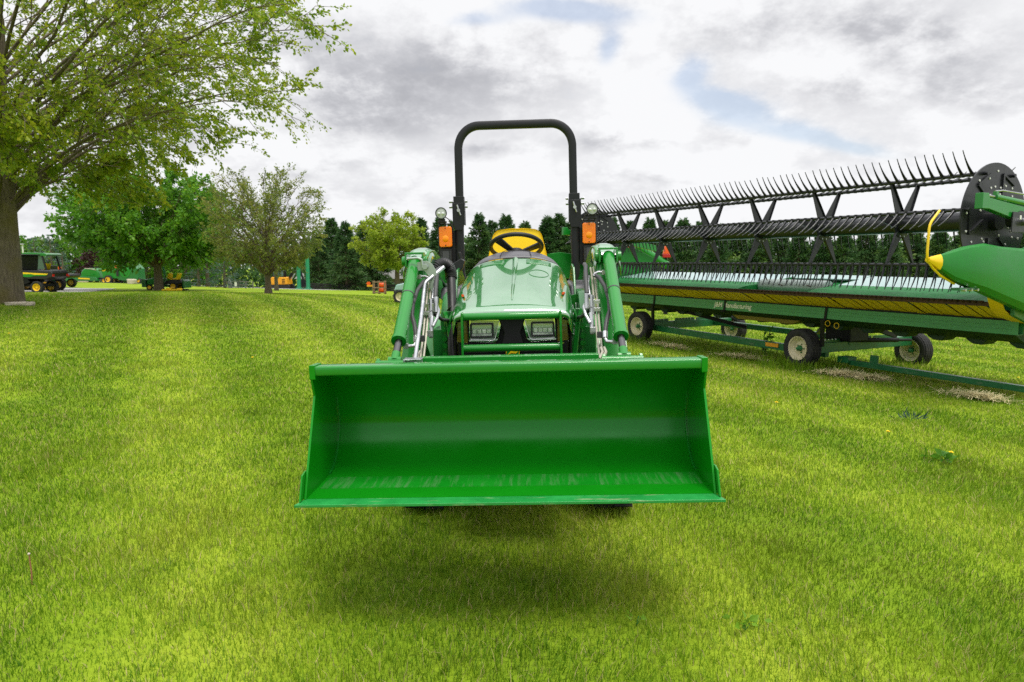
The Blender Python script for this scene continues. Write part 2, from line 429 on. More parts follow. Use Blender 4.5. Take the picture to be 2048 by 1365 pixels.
def numpy_mesh(name, V, F, tint, material, parent=None):
    """V (n,3), F (m,k) all faces alike, tint one number per vertex"""
    me = bpy.data.meshes.new(name); n = len(V); m_, k = F.shape
    me.vertices.add(n); me.vertices.foreach_set('co', V.astype(np.float32).ravel())
    me.loops.add(m_ * k); me.loops.foreach_set('vertex_index', F.astype(np.int32).ravel())
    me.polygons.add(m_); me.polygons.foreach_set('loop_start', np.arange(0, m_ * k, k, dtype=np.int32))
    if tint is not None:
        at_ = me.attributes.new('tint', 'FLOAT', 'POINT'); at_.data.foreach_set('value', tint.astype(np.float32))
    me.materials.append(material); me.update(calc_edges=True); me.validate()
    o = bpy.data.objects.new(name, me); C.objects.link(o)
    if parent is not None: o.parent = parent
    return o

# ------------------------------------------------------------------ the ground
RNG = np.random.default_rng(11)
CP = [(0, 4.3, 0), (0, 0, 0.02), (-4, 2, .04), (4, 3, -.06), (4.97, 11.6, -.27), (2.87, 15.5, -.27), (7.6, 13, -.40), (5.5, 16.9, -.38), (12, 10, -.5), (-5, 10, .12)]
for u_, v_, y_ in ((20, 607, 16), (95, 586, 40), (700, 585, 80), (250, 567, 72), (318, 581, 45), (537, 588, 38), (795, 583, 70), (765, 588, 58), (600, 579, 65), (430, 575, 62)):
    q_ = at(u_, v_, y_); CP.append((q_.x, q_.y, q_.z))
CP += [(-90, 120, -3.5), (-60, 110, -3), (0, 150, -6), (90, 120, -5), (60, 60, -3), (40, 10, -1.5), (-50, 0, 1.), (0, -50, .8), (60, -40, -1.5), (-120, 60, .6), (0, 90, -3.2), (40, 90, -3.8)]
CP = np.array(CP)


def _tps(r2): return np.where(r2 < 1e-9, 0, r2 * np.log(np.maximum(r2, 1e-9))) * .5


TPS_N = len(CP); _K = _tps(((CP[:, None, :2] - CP[None, :, :2]) ** 2).sum(-1)) + np.eye(TPS_N) * 2.0
_Pm = np.c_[np.ones(TPS_N), CP[:, :2]]; _A = np.block([[_K, _Pm], [_Pm.T, np.zeros((3, 3))]])
TPS_S = np.linalg.solve(_A, np.r_[CP[:, 2], np.zeros(3)])


def ground(x, y):
    x = np.asarray(x, float); y = np.asarray(y, float); sh = x.shape
    x = np.clip(x.ravel(), -130, 130); y = np.clip(y.ravel(), -60, 150)
    out_ = np.empty(len(x))
    for i in range(0, len(x), 60000):
        xx = x[i:i + 60000]; yy = y[i:i + 60000]
        r2 = (xx[:, None] - CP[None, :, 0]) ** 2 + (yy[:, None] - CP[None, :, 1]) ** 2
        out_[i:i + 60000] = _tps(r2) @ TPS_S[:TPS_N] + TPS_S[TPS_N] + TPS_S[TPS_N + 1] * xx + TPS_S[TPS_N + 2] * yy
    return out_.reshape(sh)


def gz(x, y): return float(ground(np.array([x]), np.array([y]))[0])


def stripe(x, y):                   # mowing passes run towards the back left, alternate passes lean the other way
    s = .889 * x + .457 * y + .25 * np.sin(y * .10 + 1.0)
    q = np.sin(s * 2 * np.pi / 2.1 + .6); return np.tanh(2.2 * q)


def patchy(x, y, seed, scale):      # smooth random field, -1..1
    r = np.random.default_rng(seed); v = 0
    for i in range(9):
        a = r.uniform(0, 2 * np.pi); k = scale * r.uniform(.5, 2.2)
        v = v + np.sin((x * np.cos(a) + y * np.sin(a)) * k + r.uniform(0, 6.3))
    return v / 4.2


def lawn_material():
    m, nd, lk, p = new_mat('lawn_turf')
    a = nd.new('ShaderNodeAttribute'); a.attribute_name = 'tint'
    t = nd.new('ShaderNodeTexCoord')
    n1 = nd.new('ShaderNodeTexNoise'); n1.inputs['Scale'].default_value = 1.4; n1.inputs['Detail'].default_value = 9; n1.inputs['Roughness'].default_value = .72
    lk(t.outputs['Object'], n1.inputs[0])
    ad = nd.new('ShaderNodeMath'); ad.operation = 'MULTIPLY_ADD'; lk(n1.outputs[0], ad.inputs[0]); ad.inputs[1].default_value = .7; lk(a.outputs['Fac'], ad.inputs[2])
    rp = nd.new('ShaderNodeValToRGB'); lk(ad.outputs[0], rp.inputs[0]); e = rp.color_ramp.elements
    e[0].position = .45; e[0].color = (.11, .20, .007, 1); e[1].position = 1.1; e[1].color = (.30, .385, .026, 1)
    x = e.new(.8); x.color = (.20, .30, .012, 1)
    lk(rp.outputs[0], p.inputs['Base Color']); p.inputs['Roughness'].default_value = .9; p.inputs['Specular IOR Level'].default_value = .15
    n2 = nd.new('ShaderNodeTexNoise'); n2.inputs['Scale'].default_value = 22; n2.inputs['Detail'].default_value = 6; lk(t.outputs['Object'], n2.inputs[0])
    b = nd.new('ShaderNodeBump'); b.inputs['Strength'].default_value = .8; b.inputs['Distance'].default_value = .05
    lk(n2.outputs[0], b.inputs['Height']); lk(b.outputs[0], p.inputs['Normal'])
    return m


def axis_vals(lo, hi, near_lo, near_hi, step, grow=1.16):
    v = list(np.arange(near_lo, near_hi + 1e-6, step)); s = step
    while v[-1] < hi: s *= grow; v.append(v[-1] + s)
    s = step
    while v[0] > lo: s *= grow; v.insert(0, v[0] - s)
    return np.array(v)


gx = axis_vals(-420, 420, -16, 16, .5); gy = axis_vals(-60, 520, -2, 46, .5)
GX, GY = np.meshgrid(gx, gy); GZ = ground(GX, GY)
V_ = np.c_[GX.ravel(), GY.ravel(), GZ.ravel()]; nx = len(gx)
ii, jj = np.meshgrid(np.arange(len(gy) - 1), np.arange(nx - 1), indexing='ij'); b0 = (ii * nx + jj).ravel()
F_ = np.c_[b0, b0 + 1, b0 + nx + 1, b0 + nx]


def lawn_tint(x, y):
    return np.clip(.45 + .16 * stripe(x, y) + .04 * patchy(x, y, 3, .35) + .05 * patchy(x, y, 5, 1.1), 0, 1)  # stripe term paints the sheen of leaning blades into the turf colour


lawn = numpy_mesh('lawn', V_, F_, lawn_tint(V_[:, 0], V_[:, 1]), lawn_material()); tag(lawn, kind='structure')
lawn.data.shade_smooth()


def grass_blades(y0, y1, h, segs, seed):
    """tapered blades over the part of the lawn the photograph looks at, and a margin beside it; fewer and broader with distance"""
    r = np.random.default_rng(seed)
    yy = np.linspace(y0, y1, 4000); wy = np.maximum(.0034, .00092 * yy); dens = 36 / (1 + (yy / 7.0) ** 1.5) / wy
    cdf = np.cumsum(2 * (.86 * yy + 1.5) * dens); cdf *= (yy[1] - yy[0]); n = int(cdf[-1])
    y = np.interp(r.uniform(0, cdf[-1], n), cdf, yy); x = r.uniform(-1, 1, n) * (.86 * y + 1.5); wd = np.maximum(.0034, .00092 * y)
    # tufts: pull blades towards random tuft centres
    z = ground(x, y)
    tuft = .5 + .5 * patchy(x, y, 21, 9.0)
    st = stripe(x, y); pa = patchy(x, y, 3, .35); pb = patchy(x, y, 5, 1.1); pc = patchy(x, y, 8, 3.5)
    hh = h * r.uniform(.55, 1.25, n) * (1 + .22 * pb + .16 * pc) * (.75 + .5 * tuft)
    ww = wd * r.uniform(.6, 1.3, n)
    ang = r.uniform(0, 2 * np.pi, n); lean = r.uniform(.1, 1.0, n)
    ld = np.c_[np.cos(ang), np.sin(ang)] * lean[:, None]
    ld += np.array([-.4575, .889])[None, :] * (.16 * st)[:, None]
    fa = r.uniform(0, np.pi, n); wx_ = np.c_[np.cos(fa), np.sin(fa)] * (ww / 2)[:, None]
    base = np.c_[x, y, z - .004]
    tint = np.clip(.42 + .13 * st + .04 * pa + .07 * pb + .05 * pc + r.normal(0, .17, n), 0, .86)  # st also puts the mowing stripes' sheen into blade colour
    dry = r.uniform(0, 1, n) < .09 + .07 * np.clip(pb + pa, 0, 1.5)
    tint = np.where(dry, r.uniform(.90, 1.0, n), tint)
    up_ = np.sqrt(np.clip(1 - (ld ** 2).sum(1) * .35, .25, 1))
    mid = base + np.c_[ld * (hh * .32)[:, None], hh * .58 * up_]
    tip = base + np.c_[ld * (hh * .95)[:, None], hh * up_]
    w3 = np.c_[wx_, np.zeros(n)]
    if segs == 2:
        V = np.stack([base - w3, base + w3, mid + w3 * .8, mid - w3 * .8, tip], 1).reshape(-1, 3)
        o = np.arange(n)[:, None] * 5
        F = np.concatenate([o + [0, 1, 2], o + [0, 2, 3], o + [3, 2, 4]]); T_ = np.repeat(tint, 5)
    else:
        V = np.stack([base - w3, base + w3, tip], 1).reshape(-1, 3); o = np.arange(n)[:, None] * 3
        F = o + [0, 1, 2]; T_ = np.repeat(tint, 3)
    return V, F, T_


def grass_material():
    m, nd, lk, p = new_mat('grass_blade')
    a = nd.new('ShaderNodeAttribute'); a.attribute_name = 'tint'
    rp = nd.new('ShaderNodeValToRGB'); lk(a.outputs['Fac'], rp.inputs[0]); e = rp.color_ramp.elements
    e[0].position = .0; e[0].color = (.07, .18, .006, 1); e[1].position = 1.; e[1].color = (.62, .50, .24, 1)
    for pos, c in ((.35, (.155, .29, .011)), (.6, (.255, .375, .018)), (.86, (.36, .44, .036)), (.90, (.42, .38, .14))):
        x = e.new(pos); x.color = (*c, 1)
    t = nd.new('ShaderNodeTexCoord'); last = rp.outputs[0]
    for sc_, lo, hi, c, k in ((.9, .50, .72, (.20, .215, .012), .5), (2.6, .52, .72, (.04, .14, .006), .5), (7.0, .54, .72, (.30, .28, .07), .5)):
        nz = nd.new('ShaderNodeTexNoise'); nz.inputs['Scale'].default_value = sc_; nz.inputs['Detail'].default_value = 5; nz.inputs['Roughness'].default_value = .65; nz.inputs['Distortion'].default_value = .6
        lk(t.outputs['Object'], nz.inputs[0]); mr = nd.new('ShaderNodeMapRange'); lk(nz.outputs[0], mr.inputs[0])
        mr.inputs[1].default_value = lo; mr.inputs[2].default_value = hi; mr.inputs[4].default_value = k
        mz = nd.new('ShaderNodeMix'); mz.data_type = 'RGBA'; lk(mr.outputs[0], mz.inputs[0]); lk(last, mz.inputs[6]); mz.inputs[7].default_value = (*c, 1); last = mz.outputs[2]
    lk(last, p.inputs['Base Color']); p.inputs['Roughness'].default_value = .5; p.inputs['Specular IOR Level'].default_value = .2
    tr = nd.new('ShaderNodeBsdfTranslucent'); lk(last, tr.inputs[0])
    mx_ = nd.new('ShaderNodeMixShader'); mx_.inputs[0].default_value = .38
    lk(p.outputs[0], mx_.inputs[1]); lk(tr.outputs[0], mx_.inputs[2]); lk(mx_.outputs[0], nd['Material Output'].inputs[0])
    return m


_parts = [grass_blades(1.7, 42, .046, 2, 1)]
_o = 0; _V = []; _F = []; _T = []
for v_, f_, t_ in _parts:
    _V.append(v_); _F.append(f_ + _o); _T.append(t_); _o += len(v_)
grass = numpy_mesh('grass', np.concatenate(_V), np.concatenate(_F), np.concatenate(_T), grass_material())
tag(grass, 'short mown lawn grass with pale mowing stripes', 'grass', kind='stuff')
del _V, _F, _T, _parts


def drape(name, outline, lift, material, kind=None, sub=1.0):
    """a sheet that follows the ground, cut to an outline"""
    xs = [p[0] for p in outline]; ys = [p[1] for p in outline]
    b = bmesh.new(); vs = [b.verts.new((x, y, 0)) for x, y in outline]; b.faces.new(vs)
    for ax_, lo, hi in ((0, min(xs), max(xs)), (1, min(ys), max(ys))):
        k = lo + sub
        while k < hi:
            nrm = (1, 0, 0) if ax_ == 0 else (0, 1, 0); co = (k, 0, 0) if ax_ == 0 else (0, k, 0)
            bmesh.ops.bisect_plane(b, geom=b.verts[:] + b.edges[:] + b.faces[:], plane_co=co, plane_no=nrm); k += sub
    for v in b.verts: v.co.z = gz(v.co.x, v.co.y) + lift
    me = bpy.data.meshes.new(name); b.to_mesh(me); b.free(); me.materials.append(material)
    o = bpy.data.objects.new(name, me); C.objects.link(o)
    return tag(o, kind=kind)


# ------------------------------------------------------------------ the tractor with its loader
TB = Vector((.05, 4.3, 0))
tractor = thing('compact_tractor', 'green compact tractor facing the camera with a wide front loader bucket and black roll bar', 'tractor', TB)
tractor.rotation_euler = (0, R(-1.45), R(-1.8))


def tb(mb, name, mats, parent=None, **k):
    return mb.build(name, mats, parent or tractor, off=(0, 4.3, 0), **k)


# bucket: bent shell, side plates, lip tube, cutting edge
prof = [(2.70, .594), (2.86, .592), (2.98, .595)]
for i in range(1, 11):
    a = R(-90 + 84 * i / 10); prof.append((2.98 + .235 * math.cos(a), .83 + .235 * math.sin(a)))
prof += [(3.19, .92), (3.13, .99), (3.03, 1.045), (2.93, 1.078)]


def offset_poly(pl, d):
    o_ = []
    for i, p in enumerate(pl):
        a = Vector(pl[max(i - 1, 0)]); b = Vector(pl[min(i + 1, len(pl) - 1)]); t = (b - a).normalized()
        o_.append((p[0] + t.y * d, p[1] - t.x * d))
    return o_


HW = .834
m = MB(); m.strip(prof, offset_poly(prof, .008), 'x', -HW, HW)
bucket = tb(m, 'bucket', M['bucket'], smooth=50)
m = MB(); fl = [(2.83, .5938), (2.90, .5937), (2.975, .5962)]; m.strip(fl, [(p[0], p[1] - .0015) for p in fl], 'x', -HW + .012, HW - .012)
tb(m, 'floor_plate', M['floor_wear'], bucket)
for s in (-1, 1):
    m = MB()
    pl = [(2.862, 1.120), (2.862, 1.055), (2.885, .99), (2.84, .90), (2.735, .69), (2.69, .592), (2.98, .585), (3.12, .62), (3.20, .70), (3.235, .83), (3.20, .93), (3.14, 1.0), (3.03, 1.06), (2.96, 1.095), (2.95, 1.120)]
    m.prism(pl, 'x', s * HW, s * (HW + .010))
    m.prism([(2.852, 1.127), (2.852, 1.066), (2.87, 1.06), (2.95, 1.078), (2.95, 1.124)], 'x', s * (HW + .011), s * (HW - .014))      # corner gusset on the lip
    pl2 = [(2.700, .692), (2.655, .594), (2.93, .588), (2.95, .66), (2.74, .70)]
    m.prism(pl2, 'x', s * (HW + .011), s * (HW + .019))
    tb(m, 'side_plate', M['bucket'], bucket, bevel=.002)
    m = MB(); m.tube([(s * (HW - .003), y - .004, z + .004) for y, z in prof[3:14]], .005, 6); tb(m, 'weld_bead', M['paint'], bucket)
m = MB(); m.prism(rrect(2.90, 1.100, .085, .041, .008, 3), 'x', -HW + .001, HW - .001); tb(m, 'lip_tube', M['paint'], bucket, smooth=40)
m = MB()
ce = [(-.842, .0), (.842, .0), (.864, -.075), (-.864, -.075)]
vs = [(x, 2.705 + y, z) for z in (.580, .592) for x, y in ce]
m.add(vs, [(0, 1, 2, 3), (4, 7, 6, 5), (0, 4, 5, 1), (1, 5, 6, 2), (2, 6, 7, 3), (3, 7, 4, 0)])
tb(m, 'cutting_edge', M['edge_wear'], bucket, bevel=.002)
for s in (-1, 1):
    m = MB(); m.prism([(3.06, 1.04), (3.16, .97), (3.28, .88), (3.24, 1.06), (3.12, 1.115)], 'x', s * .43, s * .445)
    tb(m, 'hook_plate', M['paint'], bucket, bevel=.002)
    m = MB(); m.prism([(3.06, 1.04), (3.16, .97), (3.28, .88), (3.24, 1.06), (3.12, 1.115)], 'x', s * .60, s * .615)
    tb(m, 'hook_plate', M['paint'], bucket, bevel=.002)
m = MB(); m.box((0, 3.14, 1.098), (.83, .05, .034)); tb(m, 'quick_attach_bar', M['paint'], bevel=.004)
m = MB(); m.box((0, 3.02, 1.077), (1.02, .11, .012)); tb(m, 'attach_plate', M['paint'], bevel=.003)
for s in (-1, 1):
    m = MB(); m.cyl((s * .425, 3.10, 1.090), (s * .615, 3.10, 1.090), .017, 14); m.box((s * .52, 3.06, 1.085), (.15, .05, .022))
    m.cyl((s * .47, 3.10, 1.090), (s * .478, 3.10, 1.090), .0185, 14)
    tb(m, 'pivot_pin', M['paint'], bevel=.002)
m = MB(); m.box((-.470, 3.06, 1.094), (.008, .06, .046)); m.box((-.432, 3.06, 1.118), (.084, .06, .005)); m.box((-.425, 3.09, 1.10), (.06, .006, .036)); m.box((-.462, 3.03, 1.082), (.026, .02, .024))
tb(m, 'latch_bracket', M['steel'], bevel=.002)

# loader arms, cylinders, hoses
arm_out = [(4.95, 1.40), (4.82, 1.475), (4.45, 1.575), (4.16, 1.625), (4.04, 1.628), (3.94, 1.618), (3.86, 1.585), (3.81, 1.53)]
arm_low = [(3.79, 1.47), (3.27, .90), (3.24, .84), (3.30, .80), (3.40, .86)]
arm_back = [(3.96, 1.40), (4.10, 1.46), (4.30, 1.47), (4.75, 1.36), (4.90, 1.29)]
for s in (-1, 1):
    m = MB(); m.prism(arm_out + arm_low + arm_back, 'x', s * .470, s * .560)
    arm = tb(m, 'loader_arm', M['paint'], bevel=.008, bseg=3)
    # bright hump of the knee: a wider cap over the bend, and cylinder clevis
    m = MB()
    rs = []
    for y, z, wd, dz in ((4.24, 1.604, .05, -.004), (4.16, 1.634, .066, 0), (4.04, 1.640, .074, 0), (3.94, 1.630, .076, 0), (3.86, 1.600, .076, 0), (3.80, 1.560, .074, 0)):
        rs.append((y, z, wd))
    ring = []
    for y, z, wd in rs:
        ring.append([(s * (.532 + wd * c), y + .02 * (1 - abs(c)), z - .055 * abs(c) ** 4 - (0.05 if k_ in (0, 10) else 0)) for k_, c in enumerate([-1, -.96, -.85, -.6, -.3, 0, .3, .6, .85, .96, 1])])
    m.grid(ring)
    kc = tb(m, 'knee_cover', M['hood'], arm, smooth=60)
    sol = kc.modifiers.new('thick', 'SOLIDIFY'); sol.thickness = .006
    m = MB(); m.cyl((s * .605, 3.80, 1.562), (s * .575, 3.80, 1.562), .027, 16); m.cyl((s * .497, 3.80, 1.562), (s * .462, 3.80, 1.562), .027, 16)
    m.prism([(3.76, 1.60), (3.76, 1.53), (3.86, 1.51), (3.88, 1.60)], 'x', s * .574, s * .584); m.prism([(3.76, 1.60), (3.76, 1.53), (3.86, 1.51), (3.88, 1.60)], 'x', s * .490, s * .480)
    m.box((s * .532, 3.79, 1.604), (.104, .06, .012))
    tb(m, 'clevis', M['paint'], arm, bevel=.003)
    A = Vector((s * .530, 3.125, 1.105)); B_ = Vector((s * .534, 3.80, 1.572)); d = (B_ - A)
    p0 = A + d * .165
    m = MB(); m.tube([p0, A + d * .985], .0325, 28); m.tube([p0 - d * .006, p0 + d * .022], .0375, 28)
    m.tube([A + d * .93, A + d * .995], .029, 20)
    cylo = tb(m, 'curl_cylinder', M['paint'], bevel=.002)
    m = MB(); m.tube([A + d * .04, p0 + d * .02], .0175, 20); tb(m, 'piston_rod', M['rod'], cylo)
    m = MB(); m.tube([A - d * .01, A + d * .055], .021, 18); m.cyl(A + Vector((-.03, 0, -.004)), A + Vector((.03, 0, -.004)), .02, 16); tb(m, 'rod_eye', M['paint'], cylo)
    q = A + d * .60
    m = MB(); m.tube([q - d * .005, q + d * .005], .034, 24); m.box(q + Vector((-s * .036, -.012, -.006)), (.016, .014, .014)); tb(m, 'cable_tie', M['hose'], cylo)
    # lift cylinder under the arm
    m = MB(); m.cyl((s * .515, 4.3, .75), (s * .515, 3.75, 1.12), .03, 18); tb(m, 'lift_cylinder', M['paint'])
    m = MB(); m.cyl((s * .515, 3.75, 1.12), (s * .515, 3.62, 1.20), .017, 14); tb(m, 'lift_rod', M['rod'])
    # steel lines down the arm
    m = MB()
    for k in range(2):
        xx = s * (.458 - .016 * k)
        m.tube([(xx, 3.86, 1.50), (xx, 3.78, 1.462), (xx, 3.50, 1.165), (xx, 3.26, .945), (xx, 3.2, .93)], .006, 8)
        m.tube([(xx, 3.30, 1.12), (xx, 3.22, 1.11), (s * (.44 - .016 * k), 3.17, 1.085)], .007, 8)
    tb(m, 'hydraulic_line', M['cream'])
    # looping hose with its fittings
    m = MB(); m.tube([(s * .455, 3.74, 1.462), (s * .475, 3.68, 1.447), (s * .497, 3.60, 1.402), (s * .508, 3.53, 1.340), (s * .505, 3.47, 1.285), (s * .485, 3.42, 1.245), (s * .474, 3.385, 1.205), (s * .471, 3.37, 1.185)], .0115, 12)
    tb(m, 'hydraulic_hose', M['hose'], smooth=60)
    m = MB(); m.tube([(s * .502, 3.74, 1.475), (s * .475, 3.74, 1.478), (s * .455, 3.74, 1.468), (s * .447, 3.72, 1.455)], .008, 8); m.box((s * .503, 3.735, 1.475), (.022, .026, .026))
    tb(m, 'hose_fitting', M['steel'], bevel=.0015)
    m = MB(); m.cyl((s * .470, 3.372, 1.19), (s * .468, 3.35, 1.16), .014, 8); m.tube([(s * .468, 3.35, 1.16), (s * .476, 3.335, 1.145), (s * .505, 3.315, 1.145)], .009, 8); m.box((s * .512, 3.312, 1.147), (.026, .024, .026))
    tb(m, 'hose_fitting', M['steel'], bevel=.0015)
    # the manifold of quick couplers
    m = MB()
    for dx, dz, l in ((0, 0, .10), (-.028, .01, .08)):
        m.cyl((s * (.425 + dx), 3.60, 1.36 + dz), (s * (.425 + dx), 3.58, 1.36 + dz - l), .013, 8)
    m.box((s * .425, 3.60, 1.315), (.034, .03, .045)); m.box((s * .452, 3.60, 1.325), (.03, .022, .02)); m.box((s * .452, 3.59, 1.285), (.034, .022, .02))
    m.tube([(s * .40, 3.60, 1.34), (s * .382, 3.59, 1.30), (s * .39, 3.57, 1.26), (s * .41, 3.54, 1.22)], .009, 8)
    m.tube([(s * .418, 3.58, 1.27), (s * .42, 3.56, 1.22), (s * .422, 3.54, 1.16)], .012, 8); m.box((s * .423, 3.53, 1.185), (.03, .03, .03))
    m.tube([(s * .415, 3.60, 1.36), (s * .41, 3.66, 1.42), (s * .425, 3.75, 1.455)], .008, 8)
    tb(m, 'hose_coupler', M['steel'], bevel=.0015)
    m = MB(); m.tube([(s * .40, 3.6, 1.37), (s * .40, 3.66, 1.45), (s * .41, 3.78, 1.51), (s * .42, 4.0, 1.52)], .012, 10)
    m.tube([(s * .428, 3.58, 1.30), (s * .40, 3.62, 1.27), (s * .38, 3.70, 1.24), (s * .37, 3.9, 1.22)], .010, 10); m.box((s * .455, 3.42, 1.17), (.04, .03, .03))
    tb(m, 'short_hose', M['hose'], smooth=60)
    # mast and mounting frame
    m = MB()
    m.prism([(4.62, 1.50), (4.80, 1.52), (5.02, 1.44), (5.05, 1.20), (4.80, .95), (4.30, .70), (3.95, .66), (3.95, .95), (4.18, 1.12), (4.40, 1.22)], 'x', s * .385, s * .40)
    m.prism([(4.55, 1.53), (4.80, 1.53), (5.02, 1.44), (5.0, 1.20), (4.55, 1.15)], 'x', s * .575, s * .59)
    m.prism([(4.15, 1.22), (4.32, 1.34), (4.50, 1.36), (4.50, .95), (4.15, .95)], 'x', s * .40, s * .455)
    m.box((s * .42, 4.1, 1.06), (.12, .24, .20)); m.box((s * .40, 4.05, .88), (.20, .22, .14)); m.box((s * .345, 4.05, .92), (.04, .34, .42))
    m.box((s * .44, 4.02, .985), (.14, .20, .012)); m.prism([(3.92, 1.27), (3.96, 1.27), (4.0, 1.0), (3.92, 1.0)], 'x', s * .358, s * .40)
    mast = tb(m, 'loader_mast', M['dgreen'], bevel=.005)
    m = MB(); m.bar((s * .37, 3.88, 1.20), (s * .342, 3.82, .98), .026, .012); m.bar((s * .395, 3.90, 1.27), (s * .37, 3.88, 1.20), .03, .012); m.bar((s * .345, 3.9, 1.27), (s * .37, 3.88, 1.20), .02, .012)
    tb(m, 'mast_gusset', M['paint'], mast, bevel=.003)
    for k, zz in enumerate((1.17, 1.115, 1.075, 1.02)):
        m = MB(); m.cyl((s * .395, 3.905, zz), (s * .395, 3.875, zz), .016, 6); m.cyl((s * .395, 3.91, zz), (s * .395, 3.90, zz), .02, 14); tb(m, 'bolt', M['paint'], mast)
    m = MB(); m.prism([(s * .362, 1.32), (s * .455, 1.34), (s * .455, .82), (s * .362, .82)], 'y', 4.44, 4.452); tb(m, 'side_shield', M['paint'], bevel=.002)
m = MB(); m.prism([(-.505, 1.555), (-.455, 1.562), (-.425, 1.545), (-.405, 1.51), (-.398, 1.44), (-.405, 1.405), (-.43, 1.398), (-.446, 1.415), (-.446, 1.48), (-.47, 1.51), (-.505, 1.51)], 'y', 3.70, 3.706)
m.tube([(-.56, 3.70, 1.575), (-.50, 3.69, 1.578), (-.478, 3.69, 1.568), (-.474, 3.69, 1.52)], .008, 8); m.cyl((-.462, 3.68, 1.53), (-.462, 3.72, 1.53), .016, 6)
tb(m, 'indicator_bracket', M['zinc'], bevel=.001)
m = MB(); m.tube([(-.432, 3.09, 1.10), (-.448, 3.40, 1.27), (-.462, 3.655, 1.435), (-.457, 3.675, 1.45), (-.37, 3.76, 1.525)], .0105, 12); tb(m, 'level_indicator_rod', M['steel'])
# ribbed black hose cover bending down beside the hood, control lever behind it
path = [(-.470, 4.05, 1.50), (-.445, 4.07, 1.535), (-.415, 4.10, 1.545), (-.388, 4.12, 1.53), (-.375, 4.12, 1.49), (-.372, 4.10, 1.45)]
m = MB(); fine = []
for i in range(len(path) - 1):
    for k in range(8): fine.append(Vector(path[i]).lerp(Vector(path[i + 1]), k / 8))
for _ in range(10): fine = [fine[0]] + [(fine[i - 1] + fine[i] * 2 + fine[i + 1]) / 4 for i in range(1, len(fine) - 1)] + [fine[-1]]
m.tube(fine, [.037 if i % 2 else .033 for i in range(len(fine))], 22); tb(m, 'ribbed_hose_cover', M['plastic'], smooth=25)
m = MB(); m.tube([(-.372, 4.10, 1.46), (-.366, 4.05, 1.38), (-.355, 3.95, 1.25), (-.350, 3.86, 1.12), (-.345, 3.84, 1.05), (-.335, 3.80, .95)], [.026, .027, .025, .024, .029, .03], 16); m.cyl((-.385, 3.97, 1.27), (-.355, 3.9, 1.30), .006, 8)
tb(m, 'hose_sleeve', M['plastic'], smooth=60)
m = MB(); m.prism([(-.475, 1.47), (-.43, 1.545), (-.375, 1.575), (-.352, 1.56), (-.36, 1.52), (-.40, 1.465)], 'y', 4.72, 4.80); m.tube([(-.375, 4.76, 1.56), (-.388, 4.76, 1.62)], .012, 8)
tb(m, 'control_lever', M['plastic'], bevel=.006)

# hood
def hood_sec(y, zt, wd, zb, n_=3.0, dep=.25, k=25):
    ring = []
    for i in range(k):
        a = PI * i / (k - 1); cx_ = math.cos(a)
        xx = math.copysign(abs(cx_) ** (2 / n_), cx_) * wd; zz = (zt - dep) + dep * math.sin(a) ** (2 / n_)
        ring.append((xx, y, zz))
    return [(wd * 1.0, y, zb)] + ring + [(-wd * 1.0, y, zb)]


secs = [(3.650, 1.245, .300, 1.225, 3.6, .02), (3.640, 1.262, .309, 1.20, 3.6, .035), (3.641, 1.286, .315, 1.18, 3.5, .048), (3.660, 1.301, .321, 1.16, 3.3, .058), (3.72, 1.318, .331, 1.14, 3.0, .075), (3.82, 1.346, .340, 1.12, 2.8, .095), (3.95, 1.378, .346, 1.10, 2.6, .11),
        (4.15, 1.424, .351, 1.08, 2.5, .12), (4.35, 1.470, .351, 1.05, 2.5, .125), (4.55, 1.519, .346, 1.02, 2.45, .13), (4.70, 1.557, .337, 1.0, 2.4, .13), (4.76, 1.569, .332, 1.0, 2.4, .13)]
m = MB(); m.grid([hood_sec(*q) for q in secs])
hood = tb(m, 'hood', M['hood'], smooth=60)
sol = hood.modifiers.new('thick', 'SOLIDIFY'); sol.thickness = .006; sol.offset = -1
ss = hood.modifiers.new('sub', 'SUBSURF'); ss.levels = 1; ss.render_levels = 2


def hood_top(y, x):
    for a, b in zip(secs[1:], secs[2:]):
        if a[0] <= y <= b[0]:
            t = (y - a[0]) / (b[0] - a[0]); zt = a[1] + t * (b[1] - a[1]); wd = a[2] + t * (b[2] - a[2]); n_ = a[4] + t * (b[4] - a[4]); dep = a[5] + t * (b[5] - a[5])
            return zt - dep + dep * max(0, 1 - abs(x / wd) ** n_) ** (1 / n_)
    return 1.56


m = MB(); rws = []
for i in range(22):
    y = 3.78 + (4.74 - 3.78) * i / 21; hw = .004 + .009 * i / 21; hh = min(1, i / 7) * .010 + .001
    rws.append([(hw * 1.8, y, hood_top(y, hw) - .003), (hw, y, hood_top(y, hw) + hh * .5), (hw * .35, y, hood_top(y, 0) + hh), (-hw * .35, y, hood_top(y, 0) + hh), (-hw, y, hood_top(y, hw) + hh * .5), (-hw * 1.8, y, hood_top(y, hw) - .003)])
m.grid(rws); tb(m, 'hood_ridge', M['hood'], hood, smooth=70)
m = MB(); m.tube([(.155 + .062 * math.cos(2 * PI * i / 36), 4.36 + .088 * math.sin(2 * PI * i / 36), hood_top(4.36 + .088 * math.sin(2 * PI * i / 36), .155 + .062 * math.cos(2 * PI * i / 36)) + .0005) for i in range(36)], .0022, 6, closed=True)
tb(m, 'filler_ring', M['dgreen'], hood, smooth=60)
